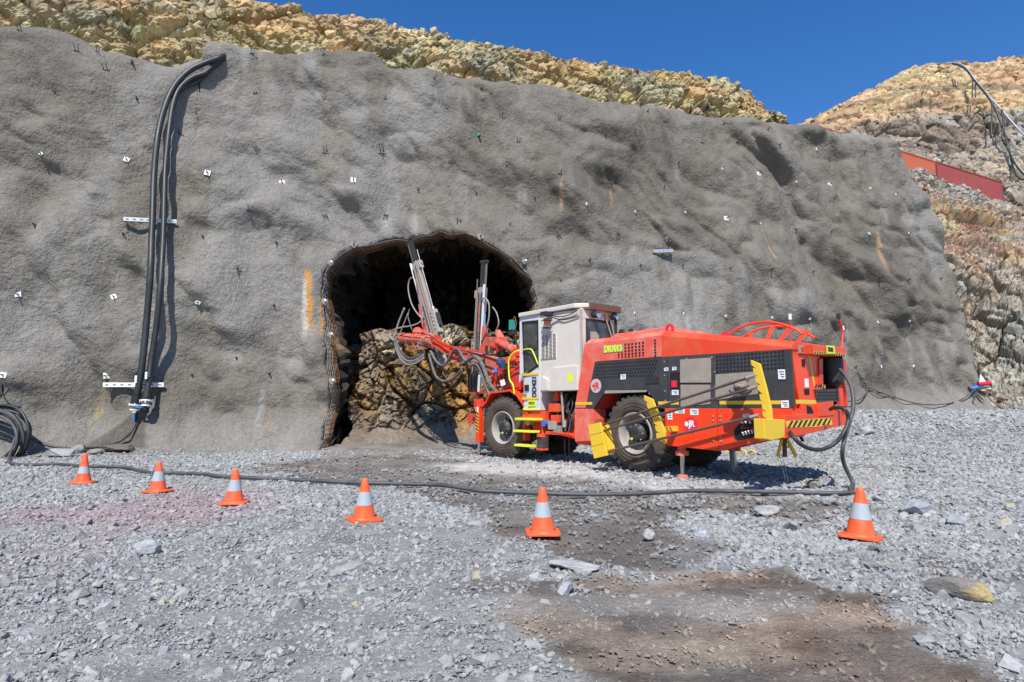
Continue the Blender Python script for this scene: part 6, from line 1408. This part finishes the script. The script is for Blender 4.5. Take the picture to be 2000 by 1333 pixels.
hs(bL, [(808, 652, -.38), (806, 668, -.36), (812, 678, -.36), (830, 672, -.36), (846, 668, -.38), (844, 654, -.4), (825, 648, -.42), (808, 652, -.38)], .012, 'dusty', 0, 'guard_ring')
for k, (dy, dz) in enumerate(((.13, -.05), (.12, .15))):
    a0, a1, a2, a3 = KL; o_ = Vector((0, dy, dz)); q = MB(); q.tube([a0 + o_ + Vector((0, .03, -.05)), a0 * .6 + a1 * .4 + o_, a1 + o_ + Vector((0, .06, 0)), a1 * .5 + a2 * .5 + o_ + Vector((0, .02, -.03)), a2 + o_ + Vector((0, .08, .03)), a2 * .4 + a3 * .6 + o_ + Vector((0, .08, .02)), a3 + o_ + Vector((0, 0, -.1))], .013, ('hose', 'blk', 'cable', 'whose')[k], 6); q.build('hydraulic_hose', bL)
for t_ in (.15, .4, .65, .88):
    p = KL[0] * (1 - t_) + KL[1] * t_; q = MB(); q.box(p + Vector((-.035, -.13, -.19)), p + Vector((.035, .145, .20)), 'red' if t_ != .4 else 'dark'); q.cyl(p + Vector((0, .135, .08)), p + Vector((0, .155, .08)), .02, 'dsteel', 8); q.build('hose_clamp', bL, .006)
for i in range(8):
    t_ = rnd.random(); p = KL[2] * (1 - t_) + KL[3] * t_; a = rnd.uniform(-1.2, 1.6); p = p + Vector((0, math.cos(a), math.sin(a))) * .16; q = MB(); q.cyl(p, p + Vector((rnd.uniform(-.06, .06), .05, .03)), .018, rnd.choice(['dsteel', 'boom', 'dark', 'grime']), 8)
    q.tube([p, p + Vector((rnd.uniform(-.05, .08), .07, -.05)), p + Vector((rnd.uniform(-.1, .2), .05, -.16)), p + Vector((rnd.uniform(-.1, .2), -.05, -.24))], .010, rnd.choice(['hose', 'whose', 'grime']), 6); q.build('hydraulic_fitting', bL)
# right boom hoses
hs(bR, [(962, 600, -1.45), (970, 612, -1.4), (974, 632, -1.38), (968, 648, -1.38)], .018, 'whose')
hs(bR, [(948, 630, -1.45), (955, 644, -1.42), (968, 655, -1.4), (980, 662, -1.4)], .016, 'hdpe')
hs(bR, [(905, 738, -1.2), (925, 755, -1.3), (935, 775, -1.4)], .02, 'hdpe')
q = MB(); q.box((6.2, -1.75, 1.45), (6.75, -1.45, 1.49), 'red'); q.build('foot_plate', bR)
for i in range(6):
    q = MB(); u = 908 + i * 6; q.tube([B(u, 700 + rnd.uniform(-4, 4), -.9), B(u + 6, 720, -.95), B(915 + i * 3, 738, -1.0), B(916 + i * 3, 765, -1.05)], .018, rnd.choice(['cable', 'hose', 'blk']), 6); q.build('hydraulic_hose', bL)

# ================================================================== small things round the rig
ax = gnd(1535, 893)
def W3(u, v, Y): return Vector(aty(u, v, Y))
Yt = 8.75
st_ = empty('axle_stand', W3(1536, 888, Yt), label='yellow A frame stand under the rear bumper of the rig', cat='stand')
def st_part(a, b, w_, m, name):
    q = MB(); q.beam(W3(*a, Yt) - st_.location, W3(*b, Yt) - st_.location, w_, w_, m); q.build(name, st_, .004)
st_part((1527, 858), (1519, 892), .035, 'yellow', 'leg'); st_part((1537, 858), (1555, 892), .04, 'yellow', 'leg'); st_part((1529, 873), (1545, 873), .03, 'yellow', 'crossbar')
q = MB(); q.cyl(W3(1532, 856, Yt) - st_.location, W3(1533, 893, Yt) - st_.location, .03, 'brown', 10); q.build('screw_post', st_)
q = MB(); q.beam(W3(1561, 848, 9.3), W3(1568, 862, 9.3), .05, .03, 'dark'); q.build('tow_bracket', label='short dark bracket hanging below the rear bumper', cat='bracket')
for u, lab in ((1521, 'left thin jet of water leaking to the ground under the rig'), (1526, 'right thin jet of water leaking to the ground under the rig')):
    a = gnd(u + 14, 944); q = MB(); b0 = W3(u, 886, a[1] + .3); q.tube([b0, (b0 + Vector(a)) / 2 + Vector((0, 0, .04)), Vector(a)], .005, 'water', 6); q.build('water_jet', label=lab, cat='water jet')
q = MB(); a, b = gnd(1500, 893), gnd(1462, 880)
for k in range(3): q.tube([Vector((a[0] - .25 * k, a[1] + .5, .05)), Vector((a[0] - .2 * k - .1, a[1] + .6, .14)), Vector((a[0] - .25 * k - .2, a[1] + .75, .05))], .02, 'yellow', 8)
q.build('hose_fittings', label='yellow hose clips lying on the gravel behind the rig', cat='hose clips')
